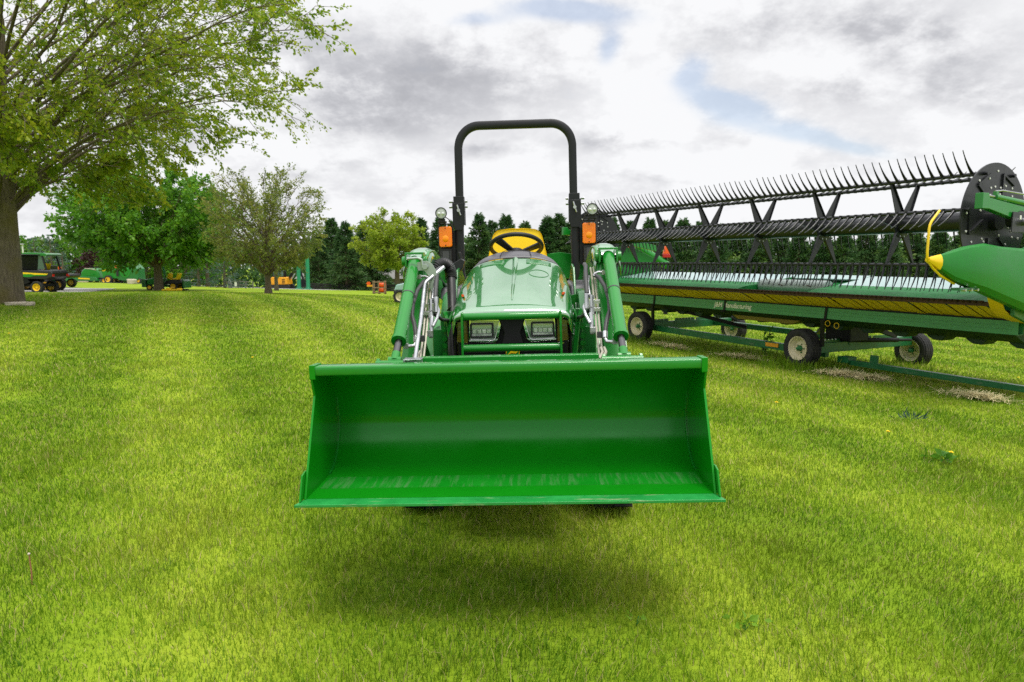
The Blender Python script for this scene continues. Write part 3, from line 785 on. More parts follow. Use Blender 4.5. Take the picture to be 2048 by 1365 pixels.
for s in (-1, 1):
    m = MB(); rws = []
    for i in range(5):
        y = 4.60 + .10 * i / 4
        rws.append([(s * (.075 + .165 * j / 8), y, hood_top(y, .075 + .165 * j / 8) + .003) for j in range(9)])
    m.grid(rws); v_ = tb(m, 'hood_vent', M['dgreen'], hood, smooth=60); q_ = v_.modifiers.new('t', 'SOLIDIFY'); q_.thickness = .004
    m = MB(); m.tube([(s * .29, 3.95, 1.357), (s * .297, 4.0, 1.355)], .008, 8); tb(m, 'marker', M['orange'], hood)
# grille and lamps
m = MB(); m.prism([(-.300, 1.25), (.300, 1.25), (.305, 1.10), (.295, .90), (-.295, .90), (-.305, 1.10)], 'y', 3.715, 3.76); m.box((0, 3.72, 1.0), (.56, .03, .16))
grille = tb(m, 'grille', M['black'], bevel=.012)
m = MB()
for k in range(10): m.box((0, 3.702, .93 + .016 * k), (.50, .006, .006))
tb(m, 'grille_mesh', M['plastic'], grille)
m = MB(); m.prism([(-.075, 1.245), (.075, 1.245), (.045, 1.165), (.06, 1.10), (-.06, 1.10), (-.045, 1.165)], 'y', 3.672, 3.715); tb(m, 'centre_panel', M['black'], grille, bevel=.008)
for s in (-1, 1):
    out_ = [(.052, 1.236), (.232, 1.243), (.238, 1.118), (.10, 1.108), (.078, 1.125)]
    inn = [(.072, 1.226), (.224, 1.232), (.229, 1.130), (.11, 1.122), (.095, 1.135)]
    m = MB(); vs = [(s * x, 3.690, z) for x, z in out_] + [(s * x, 3.690, z) for x, z in inn] + [(s * x, 3.712, z) for x, z in out_] + [(s * x, 3.712, z) for x, z in inn]
    fs = []
    for i in range(5):
        j = (i + 1) % 5; fs += [(i, j, 5 + j, 5 + i), (10 + i, 15 + i, 15 + j, 10 + j), (i, 10 + i, 10 + j, j), (5 + i, 5 + j, 15 + j, 15 + i)]
    m.add(vs, fs); hl = tb(m, 'headlight', M['chrome'], bevel=.0025)
    m = MB(); m.prism([(s * x, z) for x, z in inn], 'y', 3.706, 3.7125); tb(m, 'reflector', M['smoke'], hl)
    fr = rrect(s * .166, 1.178, .128, .078, .008, 3); fi = rrect(s * .166, 1.178, .112, .064, .006, 3); n_ = len(fr)
    m = MB(); vs = [(x, y, z) for y in (3.684, 3.708) for q in (fr, fi) for x, z in q]
    fs = []
    for i in range(n_):
        j = (i + 1) % n_; fs += [(i, j, n_ + j, n_ + i), (2 * n_ + i, 3 * n_ + i, 3 * n_ + j, 2 * n_ + j), (i, 2 * n_ + i, 2 * n_ + j, j), (n_ + i, n_ + j, 3 * n_ + j, 3 * n_ + i)]
    m.add(vs, fs); tb(m, 'lamp_housing', M['plastic'], hl)
    m = MB(); m.box((s * .166, 3.703, 1.194), (.11, .006, .026)); m.box((s * .166, 3.700, 1.152), (.11, .008, .012), mi=1)
    for k in range(4): m.box((s * (.127 + .026 * k), 3.697, 1.171), (.022, .01, .022), mi=1)
    tb(m, 'led_unit', [M['smoke'], M['led']], hl, bevel=.0015)
    m = MB(); m.tube([(s * .248, 3.70, 1.24), (s * .292, 3.72, 1.235), (s * .318, 3.76, 1.19), (s * .318, 3.77, 1.12), (s * .298, 3.735, 1.10), (s * .25, 3.70, 1.096), (s * .10, 3.69, 1.088)], .0065, 8)
    m.tube([(s * .318, 3.76, 1.19), (s * .338, 3.86, 1.24), (s * .345, 4.0, 1.28)], .007, 8)
    tb(m, 'chrome_trim', M['chrome'], smooth=60)
    m = MB(); m.prism([(s * .245, 1.232), (s * .30, 1.225), (s * .305, 1.115), (s * .245, 1.105)], 'y', 3.706, 3.716); tb(m, 'corner_panel', M['tan'], bevel=.003)
    m = MB(); m.prism([(3.74, 1.22), (3.9, 1.20), (4.7, 1.0), (4.7, .6), (3.74, .8)], 'x', s * .312, s * .325); tb(m, 'side_panel', M['black'], bevel=.004)
# badge: a green shield with a yellow rim and a leaping deer
m = MB(); m.prism(rrect(0, 1.060, .074, .066, .014, 4), 'y', 3.690, 3.700); badge = tb(m, 'badge', M['yellow'])  # built a little proud of the grille
m = MB(); m.prism(rrect(0, 1.060, .066, .058, .011, 4), 'y', 3.687, 3.690); tb(m, 'badge_field', M['paint'], badge)
deer = [(x_, z_ + .027) for x_, z_ in [(-.026, 1.012), (-.018, 1.020), (-.008, 1.024), (.004, 1.023), (.014, 1.021), (.024, 1.026), (.027, 1.036), (.024, 1.037), (.020, 1.031), (.010, 1.032), (-.002, 1.034), (-.008, 1.040), (-.010, 1.046),
        (-.006, 1.050), (-.001, 1.053), (-.004, 1.055), (-.009, 1.053), (-.012, 1.050), (-.016, 1.049), (-.021, 1.046), (-.016, 1.060), (-.014, 1.036), (-.015, 1.030), (-.022, 1.022), (-.030, 1.014)]]
m = MB(); m.prism(deer, 'y', 3.6845, 3.687); tb(m, 'deer_emblem', M['yellow'], badge)
# brush guard
guard = None
for s in (-1, 1):
    m = MB(); m.bar((s * .258, 3.575, 1.285), (s * .263, 3.59, .80), .012, .05, up=(0, 1, 0)); m.bar((s * .262, 3.61, .82), (s * .262, 3.95, .80), .012, .06)
    if guard is None: guard = thing('brush_guard', None, None, (0, -.71, 1.05)); guard.parent = tractor
    o = tb(m, 'guard_post', M['paint'], guard, bevel=.003); o.location = (0, .71, -1.05)
for zz, yb in ((1.262, -.03), (1.094, -.012)):
    m = MB(); m.tube([(-.256 + .512 * i / 16, 3.585 + yb * math.sin(PI * i / 16), zz + .002 * math.sin(PI * i / 16)) for i in range(17)], .0195, 18); o = tb(m, 'guard_tube', M['paint'], guard, smooth=60); o.location = (0, .71, -1.05)
# dash cowl, wheel, seat
m = MB(); rws = []
for y, zt, wd, n_, dep in ((4.765, 1.573, .322, 2.4, .13), (4.80, 1.590, .316, 2.3, .135), (4.88, 1.615, .300, 2.2, .14), (4.96, 1.622, .285, 2.2, .14), (5.02, 1.600, .275, 2.2, .14)):
    rws.append(hood_sec(y, zt, wd, 1.1, n_, dep))
m.grid(rws); cw = tb(m, 'dash_cowl', M['cowl'], smooth=60); q_ = cw.modifiers.new('t', 'SOLIDIFY'); q_.thickness = .004; q_.offset = -1
m = MB()
for s in (-1, 1):
    m.tube([(s * .108, 4.772, 1.5775), (s * .105, 4.80, 1.5915), (s * .098, 4.88, 1.6135), (s * .080, 4.93, 1.6225)], .0022, 6)
m.tube([(-.080, 4.93, 1.6225), (0, 4.935, 1.6265), (.080, 4.93, 1.6225)], .0022, 6); tb(m, 'seam', M['plastic'], cw)
wc = Vector((0, 5.03, 1.652)); tl = R(27); nrm = Vector((0, math.sin(tl), math.cos(tl))); e1 = Vector((1, 0, 0)); e2 = nrm.cross(e1)
m = MB(); m.tube([wc + (e1 * math.cos(2 * PI * i / 48) + e2 * math.sin(2 * PI * i / 48)) * .186 for i in range(48)], .0155, 12, closed=True)
sw = tb(m, 'steering_wheel', M['plastic'], smooth=60)
for a in (118, 352, 222):
    m = MB(); d = -(e1 * math.cos(R(a + 180)) + e2 * math.sin(R(a + 180)))
    hub = wc - nrm * .05; side = d.cross(nrm)
    for sgn in (1,):
        rim = wc + d * .18
        vs = [hub + d * .03 + side * .022, hub + d * .03 - side * .022, rim - side * .036, rim + side * .036]; vs = [v + nrm * h for h in (-.007, .009) for v in vs]
        m.add(vs, [(0, 1, 2, 3), (7, 6, 5, 4), (0, 4, 5, 1), (1, 5, 6, 2), (2, 6, 7, 3), (3, 7, 4, 0)])
    tb(m, 'spoke', M['plastic'], sw, bevel=.004)
m = MB(); m.cyl(wc - nrm * .07, wc - nrm * .03, .05, 20); m.cyl(wc - nrm * .45, wc - nrm * .06, .03, 14); tb(m, 'steering_hub', M['plastic'], sw, bevel=.006)
m = MB(); rs = []
for yy, k in ((5.40, .985), (5.385, 1.0), (5.44, 1.0), (5.475, .96)):
    ring = [(-.245 * k, 1.34), (-.232 * k, 1.58), (-.202 * k, 1.715)]
    for i in range(7):
        a = R(165 - 75 * i / 6); ring.append(((-.122 + .075 * math.cos(a)) * k, 1.722 + .075 * math.sin(a) * k))
    ring += [(-.06, 1.803 * (.25 + .75) - (1 - k) * .5), (0, 1.804 - (1 - k) * .5)]
    ring = ring + [(-x, z) for x, z in reversed(ring[:-1])]
    rs.append([(x, yy + (z - 1.34) * .08, z) for x, z in ring])
m.rings(rs); seat = tb(m, 'seat_back', M['seat'], smooth=60, bevel=.008)
m = MB(); m.prism(rrect(0, 5.22, .50, .44, .08, 5), 'z', 1.22, 1.32); tb(m, 'seat_cushion', M['seat'], seat, bevel=.02, bseg=3)

# roll bar
cor = .165; zt = 2.600; hx = .442
up_path = [(-.447, 5.45, 2.03), (-.444, 5.45, zt - cor)] + [(-hx + cor - cor * math.cos(R(90 * i / 10)), 5.45, zt - cor + cor * math.sin(R(90 * i / 10))) for i in range(1, 11)]
up_path += [(-x, y, z) for x, y, z in reversed(up_path)]
m = MB(); m.tube(up_path, .0295, square=True); rb = tb(m, 'roll_bar', M['rops'], smooth=50)
for s in (-1, 1):
    m = MB(); m.tube([(s * .455, 5.45, 2.01), (s * .457, 5.45, 1.47), (s * .450, 5.45, 1.43), (s * .43, 5.45, 1.375), (s * .405, 5.45, 1.31), (s * .40, 5.45, 1.0), (s * .40, 5.45, .8)], .0325, square=True); lg = tb(m, 'roll_bar_leg', M['rops'], smooth=50)
    m = MB(); m.box((s * .452, 5.45, 2.035), (.082, .082, .055)); m.prism([(s * .405, 2.01), (s * .50, 2.01), (s * .50, 1.86), (s * .485, 1.80), (s * .42, 1.80), (s * .41, 1.86)], 'y', 5.402, 5.414)
    for x_ in (.412, .498): m.prism([(5.40, 2.02), (5.50, 2.02), (5.50, 1.84), (5.40, 1.84)], 'x', s * (x_ - .004), s * (x_ + .004))
    tb(m, 'hinge_bracket', M['rops'], lg, bevel=.003)
    m = MB()
    for zz in (2.025, 1.985):
        m.cyl((s * .385, 5.44, zz), (s * .405, 5.44, zz), .012, 8); m.cyl((s * .505, 5.44, zz), (s * .53, 5.44, zz), .012, 8)
    m.tube([(s * .452 - .010, 5.392, 1.995), (s * .452 - .0, 5.388, 1.955), (s * .452 + .014, 5.392, 1.915)], .0065, 8); m.cyl((s * .452, 5.40, 1.953), (s * .452, 5.378, 1.953), .013, 12)
    tb(m, 'locking_pin', M['steel'], lg)
    # lamp bracket, flasher, louvred box, work lamp
    m = MB(); m.box((s * .535, 5.455, 1.665), (.15, .03, .27)); m.tube([(s * .505, 5.40, 1.79), (s * .505, 5.40, 1.835), (s * .515, 5.40, 1.85), (s * .60, 5.40, 1.85), (s * .615, 5.40, 1.835), (s * .615, 5.40, 1.45)], .0055, 8)
    lb = tb(m, 'lamp_bracket', M['plastic'], bevel=.002)
    m = MB(); m.prism(rrect(s * .558, 1.75, .100, .158, .016, 5), 'y', 5.36, 5.375); m.prism(rrect(s * .558, 1.75, .094, .15, .014, 5), 'y', 5.375, 5.44, 1)
    fl_ = tb(m, 'turn_signal', [M['amber'], M['plastic']], bevel=.006, bseg=3)
    m = MB(); m.lathe([(0.001, -.004), (.012, -.0035), (.022, -.0015), (.026, .001)], (s * .558, 5.3595, 1.735), (0, 1, 0), 20, closed=False); tb(m, 'bulb', M['bulb'], fl_, smooth=60)
    m = MB()
    for dz in (-.066, .068): m.cyl((s * .558, 5.356, 1.75 + dz), (s * .558, 5.362, 1.75 + dz), .0045, 10)
    tb(m, 'screw', M['plastic'], fl_)
    m = MB(); m.prism(rrect(s * .562, 1.59, .092, .135, .012, 4), 'y', 5.375, 5.44); lv = tb(m, 'lamp_housing', M['plastic'], bevel=.004)
    m = MB()
    for k in range(9):
        for sx in (-.036, .036): m.box((s * .562 + sx, 5.3735, 1.545 + .011 * k), (.013, .004, .0045))
    m.box((s * .562, 5.374, 1.59), (.05, .003, .10)); tb(m, 'louvre', M['grey'], lv)
    lc = Vector((s * .582, 5.33, 1.930))
    m = MB(); m.lathe([(.001, .055), (.03, .05), (.043, .02), (.0455, -.002), (.0395, -.004), (.0395, .004), (.001, .004)], lc, (0, 1, .04), 32, closed=False); wl = tb(m, 'work_lamp', M['plastic'])
    m = MB(); m.lathe([(.001, -.003), (.02, -.002), (.0395, .002), (.0395, .006), (.001, .006)], lc, (0, 1, .04), 28, closed=False); tb(m, 'lens', M['glass_lens'], wl, smooth=60)
    m = MB()
    for dx in (-.016, .016): m.lathe([(.001, -.006), (.008, -.0055), (.012, -.003)], lc + Vector((dx, 0, -.004)), (0, 1, .04), 16, closed=False)
    tb(m, 'led', M['led'], wl)
    m = MB(); m.box(lc + Vector((0, .035, -.052)), (.05, .03, .02)); m.box(lc + Vector((0, .04, -.066)), (.07, .05, .010)); m.cyl(lc + Vector((-.022, .04, -.10)), lc + Vector((-.022, .04, -.06)), .008, 8); m.cyl(lc + Vector((.022, .04, -.10)), lc + Vector((.022, .04, -.06)), .008, 8)
    tb(m, 'lamp_mount', M['plastic'], wl, bevel=.002)
    m = MB(); m.tube([lc + Vector((-s * .03, .03, -.03)), lc + Vector((-s * .052, .05, -.045)), lc + Vector((-s * .072, .07, -.09)), lc + Vector((-s * .078, .08, -.15))], .004, 8); tb(m, 'cable', M['hose'], wl, smooth=60)
    # fenders, footplate, wheels
    m = MB(); pts = []
    arc = [(5.35 + .60 * math.cos(R(a)), .55 + .60 * math.sin(R(a))) for a in range(150, 20, -10)]
    m.strip(arc, [(y, z - .02) for y, z in arc], 'x', s * .42, s * .78); tb(m, 'fender', M['paint'], smooth=50)
    m = MB(); m.prism([(4.50, 1.30), (4.56, 1.385), (5.05, 1.40), (5.05, 1.30)], 'x', s * .36, s * .50); tb(m, 'fender_console', M['grey'], bevel=.02, bseg=3)
    for nm, y0, r_, wd, x0 in (('front_wheel', 4.25, .33, .26, .585), ('rear_wheel', 5.35, .52, .34, .60)):
        c0 = (s * x0, y0, r_); ax = (s, 0, 0); hw = wd / 2
        m = MB(); m.lathe([(r_ * .56, -hw * .8), (r_ * .72, -hw), (r_ * .93, -hw * .95), (r_ * .99, -hw * .75), (r_, 0), (r_ * .99, hw * .75), (r_ * .93, hw * .95), (r_ * .72, hw), (r_ * .56, hw * .8)], c0, ax, 40)
        for k in range(18):
            a = 2 * PI * k / 18
            for sg in (-1, 1):
                a2 = a + (PI / 18 if sg > 0 else 0); rm = Matrix.Rotation(a2, 3, 'X')
                m.box(Vector(c0) + rm @ Vector((sg * hw * .45, 0, r_ * 1.0)), (hw * .85, .035, .035), rm)
        ty = tb(m, 'tyre', M['rubber'], None)
        m = MB(); m.lathe([(.001, hw * .3), (r_ * .2, hw * .35), (r_ * .45, hw * .2), (r_ * .54, hw * .75), (r_ * .58, hw * .8), (r_ * .58, -hw * .8), (r_ * .5, -hw * .6), (.001, -hw * .5)], c0, ax, 32, closed=False); rim = tb(m, 'rim', M['rim_yellow'], None)
        wh = thing(nm, None, None, (s * x0, y0 - 4.3, r_)); wh.parent = tractor
        for q in (ty, rim): q.parent = wh; q.location = -Vector((s * x0, y0 - 4.3, r_))
m = MB(); m.box((0, 4.6, .78), (.36, 1.9, .36)); m.box((0, 4.25, .42), (1.0, .12, .14)); m.box((0, 3.70, .66), (.56, .36, .52)); m.box((0, 4.02, .92), (.9, .12, .12)); m.box((0, 5.35, .62), (.8, .3, .34)); m.box((0, 5.0, 1.12), (.9, .6, .05)); m.box((0, 5.5, 1.1), (.62, .3, .3))
tb(m, 'chassis', M['black'], bevel=.02)

# ------------------------------------------------------------------ header trailer (x along it towards the camera, y to the back, z up)
HB = Vector((4.97, 11.6, -.27)); HA = math.atan2(-.889, .4575)
trailer = thing('header_trailer', 'long green four wheeled trailer carrying the wide combine header across the lawn', 'trailer', HB, HA)
T0, T1 = -5.75, 3.28
m = MB()        # hollow beam
m.box(((T0 + T1) / 2, .003, .96), (T1 - T0, .006, .178)); m.box(((T0 + T1) / 2, .067, 1.046), (T1 - T0, .122, .006)); m.box(((T0 + T1) / 2, .067, .874), (T1 - T0, .122, .006)); m.box(((T0 + T1) / 2, .131, .96), (T1 - T0, .006, .166))
m.box(((T0 + T1) / 2 - .02, -.002, .938), (T1 - T0 - .1, .004, .004)); m.box(((T0 + T1) / 2 - .02, -.002, .985), (T1 - T0 - .1, .003, .003))
beam = m.build('support_beam', M['beam'], trailer, bevel=.004)
m = MB(); m.box(((T0 + T1) / 2, 2.2, .98), (T1 - T0, .12, .14)); m.build('support_beam', M['tgreen'], trailer, bevel=.004)
fc = bpy.data.curves.new('lettering', 'FONT'); fc.body = 'J&M Manufacturing'; fc.size = .130; fc.extrude = .0015; fc.offset = .0022; fc.shear = .18; fc.align_x = 'CENTER'; fc.space_character = .96
fo = bpy.data.objects.new('lettering', fc); C.objects.link(fo); fo.parent = beam; fo.rotation_euler = (PI / 2, 0, 0)
fo.location = (-1.64, -.004, .925); fc.materials.append(M['letter'])
bpy.context.view_layer.update()
lm = bpy.data.meshes.new_from_object(fo.evaluated_get(bpy.context.evaluated_depsgraph_get())); lo = bpy.data.objects.new('lettering', lm); C.objects.link(lo)
lo.parent = beam; lo.rotation_euler = fo.rotation_euler; lo.location = fo.location; bpy.data.objects.remove(fo)


def trailer_wheel(t, q, yaw=0., r=.335, hw=.115, dz=0.):
    wh = thing('wheel', None, None, (t, q, r + dz)); wh.parent = trailer; wh.rotation_euler = (0, 0, yaw)
    m = MB(); m.lathe([(r * .60, -hw * .75), (r * .70, -hw * .95), (r * .82, -hw * 1.02), (r * .93, -hw * .92), (r * .985, -hw * .7), (r, -hw * .3), (r, hw * .3), (r * .985, hw * .7), (r * .93, hw * .92), (r * .82, hw * 1.02), (r * .70, hw * .95), (r * .60, hw * .75)], (0, 0, 0), (0, 1, 0), 48)
    for k in range(64):
        a = 2 * PI * k / 64; rm = Matrix.Rotation(a, 3, 'Y')
        for j, sg in enumerate((-.66, -.22, .22, .66)):
            m.box(rm @ Vector((0, sg * hw, r * (.998 if abs(sg) < .5 else .985))), (.024, hw * .32, .012), rm @ Matrix.Rotation(.3 * (1 if j % 2 else -1), 3, 'Z'))
    m.build('tyre', M['rubber'], wh)
    m = MB(); m.lathe([(.001, -hw * .30), (r * .17, -hw * .32), (r * .20, -hw * .22), (r * .40, -hw * .18), (r * .47, -hw * .50), (r * .53, -hw * .62), (r * .57, -hw * .9), (r * .615, -hw * .95), (r * .615, hw * .95), (r * .57, hw * .9), (r * .5, hw * .5), (r * .44, hw * .1), (.001, hw * 0)], (0, 0, 0), (0, 1, 0), 40, closed=False)
    m.build('rim', M['rim_cream'], wh)
    m = MB(); m.lathe([(.001, -.125), (.022, -.12), (.036, -.09), (.05, -.06), (.052, .02), (.001, .02)], (0, 0, 0), (0, 1, 0), 16, closed=False)
    for k in range(5): a = 2 * PI * k / 5; m.cyl((.075 * math.cos(a), -.055, .075 * math.sin(a)), (.075 * math.cos(a), -.02, .075 * math.sin(a)), .010, 6)
    m.build('hub', M['tgreen'], wh, bevel=.002)
    return wh


WT = -4.45
for t, q, yaw in ((0, .0, -.10), (WT, 0, .05), (.15, 2.85, -.10), (WT, 2.9, .05)): trailer_wheel(t, q, yaw, dz=-.19 if q > 1 else 0)
for t in (.12, WT):
    m = MB()
    m.box((t, 1.45, .335), (.13, 2.6, .17)); m.box((t + .02, .55, .43), (.012, .5, .10)); m.box((t + .02, 2.0, .43), (.012, .7, .10))
    m.box((t + .07, 1.25, .42), (.012, .6, .14))
    m.build('axle', M['tgreen'], trailer, bevel=.006)
m = MB(); m.bar((WT, .30, .30), (.1, .52, .22), .10, .13); m.build('frame_rail', M['tgreen'], trailer, bevel=.006)
m = MB(); m.bar((WT, 2.2, .34), (.1, 2.2, .30), .10, .12); m.build('frame_rail', M['tgreen'], trailer, bevel=.006)
m = MB(); m.box((-1.02, .41, .255), (.30, .006, .07)); m.build('reflector', M['exyellow'], trailer)
m = MB(); m.bar((.55, .50, .13), (5.2, .50, .10), .085, .085); m.box((.5, .5, .17), (.2, .22, .10)); m.box((1.0, .49, .22), (.14, .03, .16)); m.build('tongue', M['tgreen'], trailer, bevel=.005)
for t in (.45, -1.82, -3.95):
    m = MB(); m.bar((t, -.010, 1.06), (t - .02, -.012, .86), .045, .014, up=(0, 1, 0)); m.box((t - .04, -.012, .845), (.10, .05, .03))
    if t != -1.82: m.bar((t - .04, -.03, .86), (t - .10, .05, .40), .06, .05, up=(0, 1, 0))
    m.cyl((t - .06, -.04, .845), (t + .02, -.04, .845), .009, 8)
    m.build('support_post', M['black'], trailer, bevel=.003)
for (a, b) in (((-3.95, .25, .82), (-2.5, 1.3, .42)), ((.42, .6, .84), (.30, 2.05, .47)), ((.1, .5, .78), (-1.2, 1.9, .40))):
    m = MB(); m.bar(a, b, .075, .075); m.build('brace', M['black'], trailer, bevel=.004)
m = MB(); m.box((.1, 1.0, .60), (.5, .5, .34)); m.build('pivot_block', M['black'], trailer, bevel=.02)
m = MB(); m.cyl((.25, .9, .45), (.45, 1.9, .42), .04, 12); m.cyl((.45, 1.9, .42), (.5, 2.2, .41), .025, 10); m.build('steering_damper', M['black'], trailer)
for t, q, z in ((.50, -.01, .80), (.66, .0, .775), (1.65, 1.62, .43)):
    m = MB(); m.tube([(t + .045 * math.cos(2 * PI * i / 20), q - .02, z + .045 * math.sin(2 * PI * i / 20)) for i in range(20)], .005, 6, closed=True); m.build('pin_ring', M['skid'], trailer)
m = MB()
for t in (.10, WT):
    for q0, q1 in ((.15, .75), (1.05, 1.75), (2.0, 2.6)):
        n_ = int((q1 - q0) / .09)
        for k in range(n_): m.cyl((t + .092, q0 + .09 * k, .475), (t + .084, q0 + .09 * k, .475), .013, 8)
m.build('peg_hole', M['white'], trailer)

# ------------------------------------------------------------------ combine header resting on it
header = thing('combine_header', 'wide green combine header with black bat reel and yellow skid plates lying on the trailer', 'combine header', HB + Vector((0, 0, 0)), HA)
KQ, KZ = -.45, 1.30
HL, HR = -5.72, 3.25
# belly and rear frame
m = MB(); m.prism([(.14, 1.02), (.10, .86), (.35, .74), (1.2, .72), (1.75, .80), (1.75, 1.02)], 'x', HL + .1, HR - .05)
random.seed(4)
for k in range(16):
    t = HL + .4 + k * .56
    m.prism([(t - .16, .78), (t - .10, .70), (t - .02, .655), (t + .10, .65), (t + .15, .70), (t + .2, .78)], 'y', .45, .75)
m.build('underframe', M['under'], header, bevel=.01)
m = MB(); m.prism([(-2.0, .80), (-1.8, .69), (-.5, .69), (-.2, .80)], 'y', .3, 1.3); m.build('feeder_pan', M['olive'], header, bevel=.01)
m = MB(); m.box(((HL + HR) / 2, 1.62, 1.22), (HR - HL, .16, .52)); m.build('rear_beam', M['tgreen'], header, bevel=.02)
# deck left and right of the centre drum, pale sheet behind
CL, CR = -1.15, .35
for a, b in ((HL, CL), (CR, HR)):
    m = MB(); m.strip([(KQ + .03, KZ + .005), (-.2, KZ + .06), (.35, KZ + .115)], [(KQ + .03, KZ - .02), (-.2, KZ + .035), (.35, KZ + .09)], 'x', a, b)
    m.build('deck', M['deck'], header, smooth=30)
    m = MB(); m.strip([(.352, KZ + .118), (.60, KZ + .155), (1.20, KZ + .245), (1.30, KZ + .25)], [(.352, KZ + .098), (.60, KZ + .135), (1.20, KZ + .225), (1.30, KZ + .23)], 'x', a, b)
    m.build('back_sheet', M['pale'], header, smooth=30)
m = MB(); m.strip([(KQ + .03, KZ + .005), (-.1, KZ + .0), (.35, KZ - .10), (.8, KZ - .02), (1.0, KZ + .12), (1.15, KZ + .20)], [(KQ + .03, KZ - .02), (-.1, KZ - .02), (.35, KZ - .12), (.8, KZ - .04), (1.0, KZ + .10), (1.15, KZ + .18)], 'x', CL + .02, CR - .02)
for t in (CL + .01, CR - .01): m.prism([(KQ + .05, KZ - .01), (.3, KZ + .12), (1.2, KZ + .23), (1.2, KZ - .15), (.3, KZ - .15)], 'x', t - .008, t + .008)
m.build('centre_trough', M['deck'], header, smooth=30)
m = MB(); m.cyl((CL + .05, .20, KZ + .06), (CR - .05, .20, KZ + .06), .13, 24); drum = m.build('feed_drum', M['zinc'], header)
for k in range(6):
    m = MB(); a = R(60 + 55 * math.sin(k * 2.1)); p = Vector((CL + .2 + .2 * k, .20 - .12 * math.cos(a), KZ + .06 + .12 * math.sin(a))); m.cyl(p, p + Vector((0, -.11 * math.cos(a), .11 * math.sin(a))), .010, 8); m.build('drum_finger', M['rust'], drum)
m = MB(); m.strip([(1.0, KZ + .20), (1.25, KZ + .26), (1.35, KZ + .26)], [(1.0, KZ + .18), (1.25, KZ + .24), (1.35, KZ + .24)], 'x', CL + .03, CR - .03); m.build('back_sheet', M['pale'], header, smooth=30)
# knife with its guards
m = MB(); m.box(((HL + HR) / 2, KQ + .03, KZ - .022), (HR - HL - .1, .07, .055))
n_ = int((HR - HL - .2) / .0762)
for k in range(n_):
    t = HL + .1 + .0762 * k
    m.add([(t - .018, KQ + .01, KZ + .018), (t + .018, KQ + .01, KZ + .018), (t + .018, KQ + .01, KZ - .026), (t - .018, KQ + .01, KZ - .026), (t, KQ - .115, KZ + .022)], [(0, 1, 4), (1, 2, 4), (2, 3, 4), (3, 0, 4), (0, 3, 2, 1)])
    m.add([(t + .012, KQ - .005, KZ + .016), (t + .064, KQ - .005, KZ + .016), (t + .038, KQ - .06, KZ + .018), (t + .012, KQ + .03, KZ + .018), (t + .064, KQ + .03, KZ + .018)], [(0, 1, 2), (0, 3, 4, 1)])
m.build('cutter_bar', M['rust'], header, smooth=0)
# yellow skid plates, each of them its own piece
SPC = .130
plate = MB()
sec = [(KQ + .02, KZ - .028), (KQ + .10, KZ - .052), (KQ + .22, KZ - .105), (KQ + .36, KZ - .18), (.03, KZ - .232), (.16, KZ - .245)]
plate.strip(sec, [(a, b + .006) for a, b in sec], 'x', 0, SPC - .022)
for dx in (.03, .085): plate.cyl((dx, KQ + .05, KZ - .035), (dx, KQ + .05, KZ - .045), .008, 8)
p0 = plate.build('skid_plate', M['skid'], header, smooth=40)
# the plates lie slightly skewed, rear corners towards the near end
p0.data.transform(Matrix(((1, .16, 0, .16 * .45), (0, 1, 0, 0), (0, 0, 1, 0), (0, 0, 0, 1))))
n_ = int((HR - HL - .15) / SPC); random.seed(8)
for k in range(n_):
    o = p0 if k == 0 else p0.copy()
    if k: C.objects.link(o); o.parent = header
    o.location = (HL + .06 + SPC * k, 0, random.uniform(-.004, .004)); o.rotation_euler = (random.uniform(-.01, .01), 0, 0)
m = MB(); m.box(((HL + HR) / 2, .03, KZ - .20), (HR - HL - .2, .02, .16)); m.box(((HL + HR) / 2, KQ + .14, KZ - .045), (HR - HL - .2, .16, .02)); m.build('cutter_bar_frame', M['black'], header)

# reel
RQ, RZ, RR = -.45, 2.32, .63
SPID = [3.2 - 1.262 * k for k in range(8)]
m = MB(); m.cyl((SPID[-1], RQ, RZ), (SPID[0], RQ, RZ), .125, 32); m.build('reel_tube', M['reel'], header, smooth=60)
ANG = [R(a) for a in (62, 118, 170, 242, 298, 4)]      # top back, top front, front, bottom front, bottom back, back
# (cos -> towards the back, sin -> up); finger directions (back, up)
FDIR = {0: (.80, .36), 1: (-.66, .75), 2: (-.82, -.57), 3: (-.38, -.92), 4: (-.12, -1.0), 5: (.25, -.97)}


def spider():
    m = MB()
    for a in ANG:
        c, s = math.cos(a), math.sin(a)
        e, f = Vector((0, c, s)), Vector((0, -s, c))
        pts = [e * .11 + f * .085, e * .11 - f * .085, e * .22 - f * .07, e * (RR + .02) - f * .022, e * (RR + .02) + f * .022, e * .22 + f * .07]
        m.add([Vector((x, RQ, RZ)) + p for x in (-.006, .006) for p in pts], [tuple(range(6)), tuple(range(11, 5, -1))] + [(i, (i + 1) % 6, 6 + (i + 1) % 6, 6 + i) for i in range(6)])
        # stiffening flange
        pf = [e * .16 - f * .075, e * (RR) - f * .021]
        m.bar(Vector((.012, RQ, RZ)) + pf[0], Vector((.012, RQ, RZ)) + pf[1], .03, .006, up=f)
    m.lathe([(.127, -.02), (.19, -.012), (.19, .012), (.127, .02)], (0, RQ, RZ), (1, 0, 0), 24)
    for k in range(12):
        a = 2 * PI * k / 12 + .2
        m.cyl((.02, RQ + .165 * math.cos(a), RZ + .165 * math.sin(a)), (.006, RQ + .165 * math.cos(a), RZ + .165 * math.sin(a)), .011, 8, mi=1)
    return m


s0 = spider().build('reel_spider', [M['reel'], M['steel']], header)
for k, t in enumerate(SPID[1:-1]):
    o = s0 if k == 0 else s0.copy()
    if k: C.objects.link(o); o.parent = header
    o.location = (t, 0, 0)
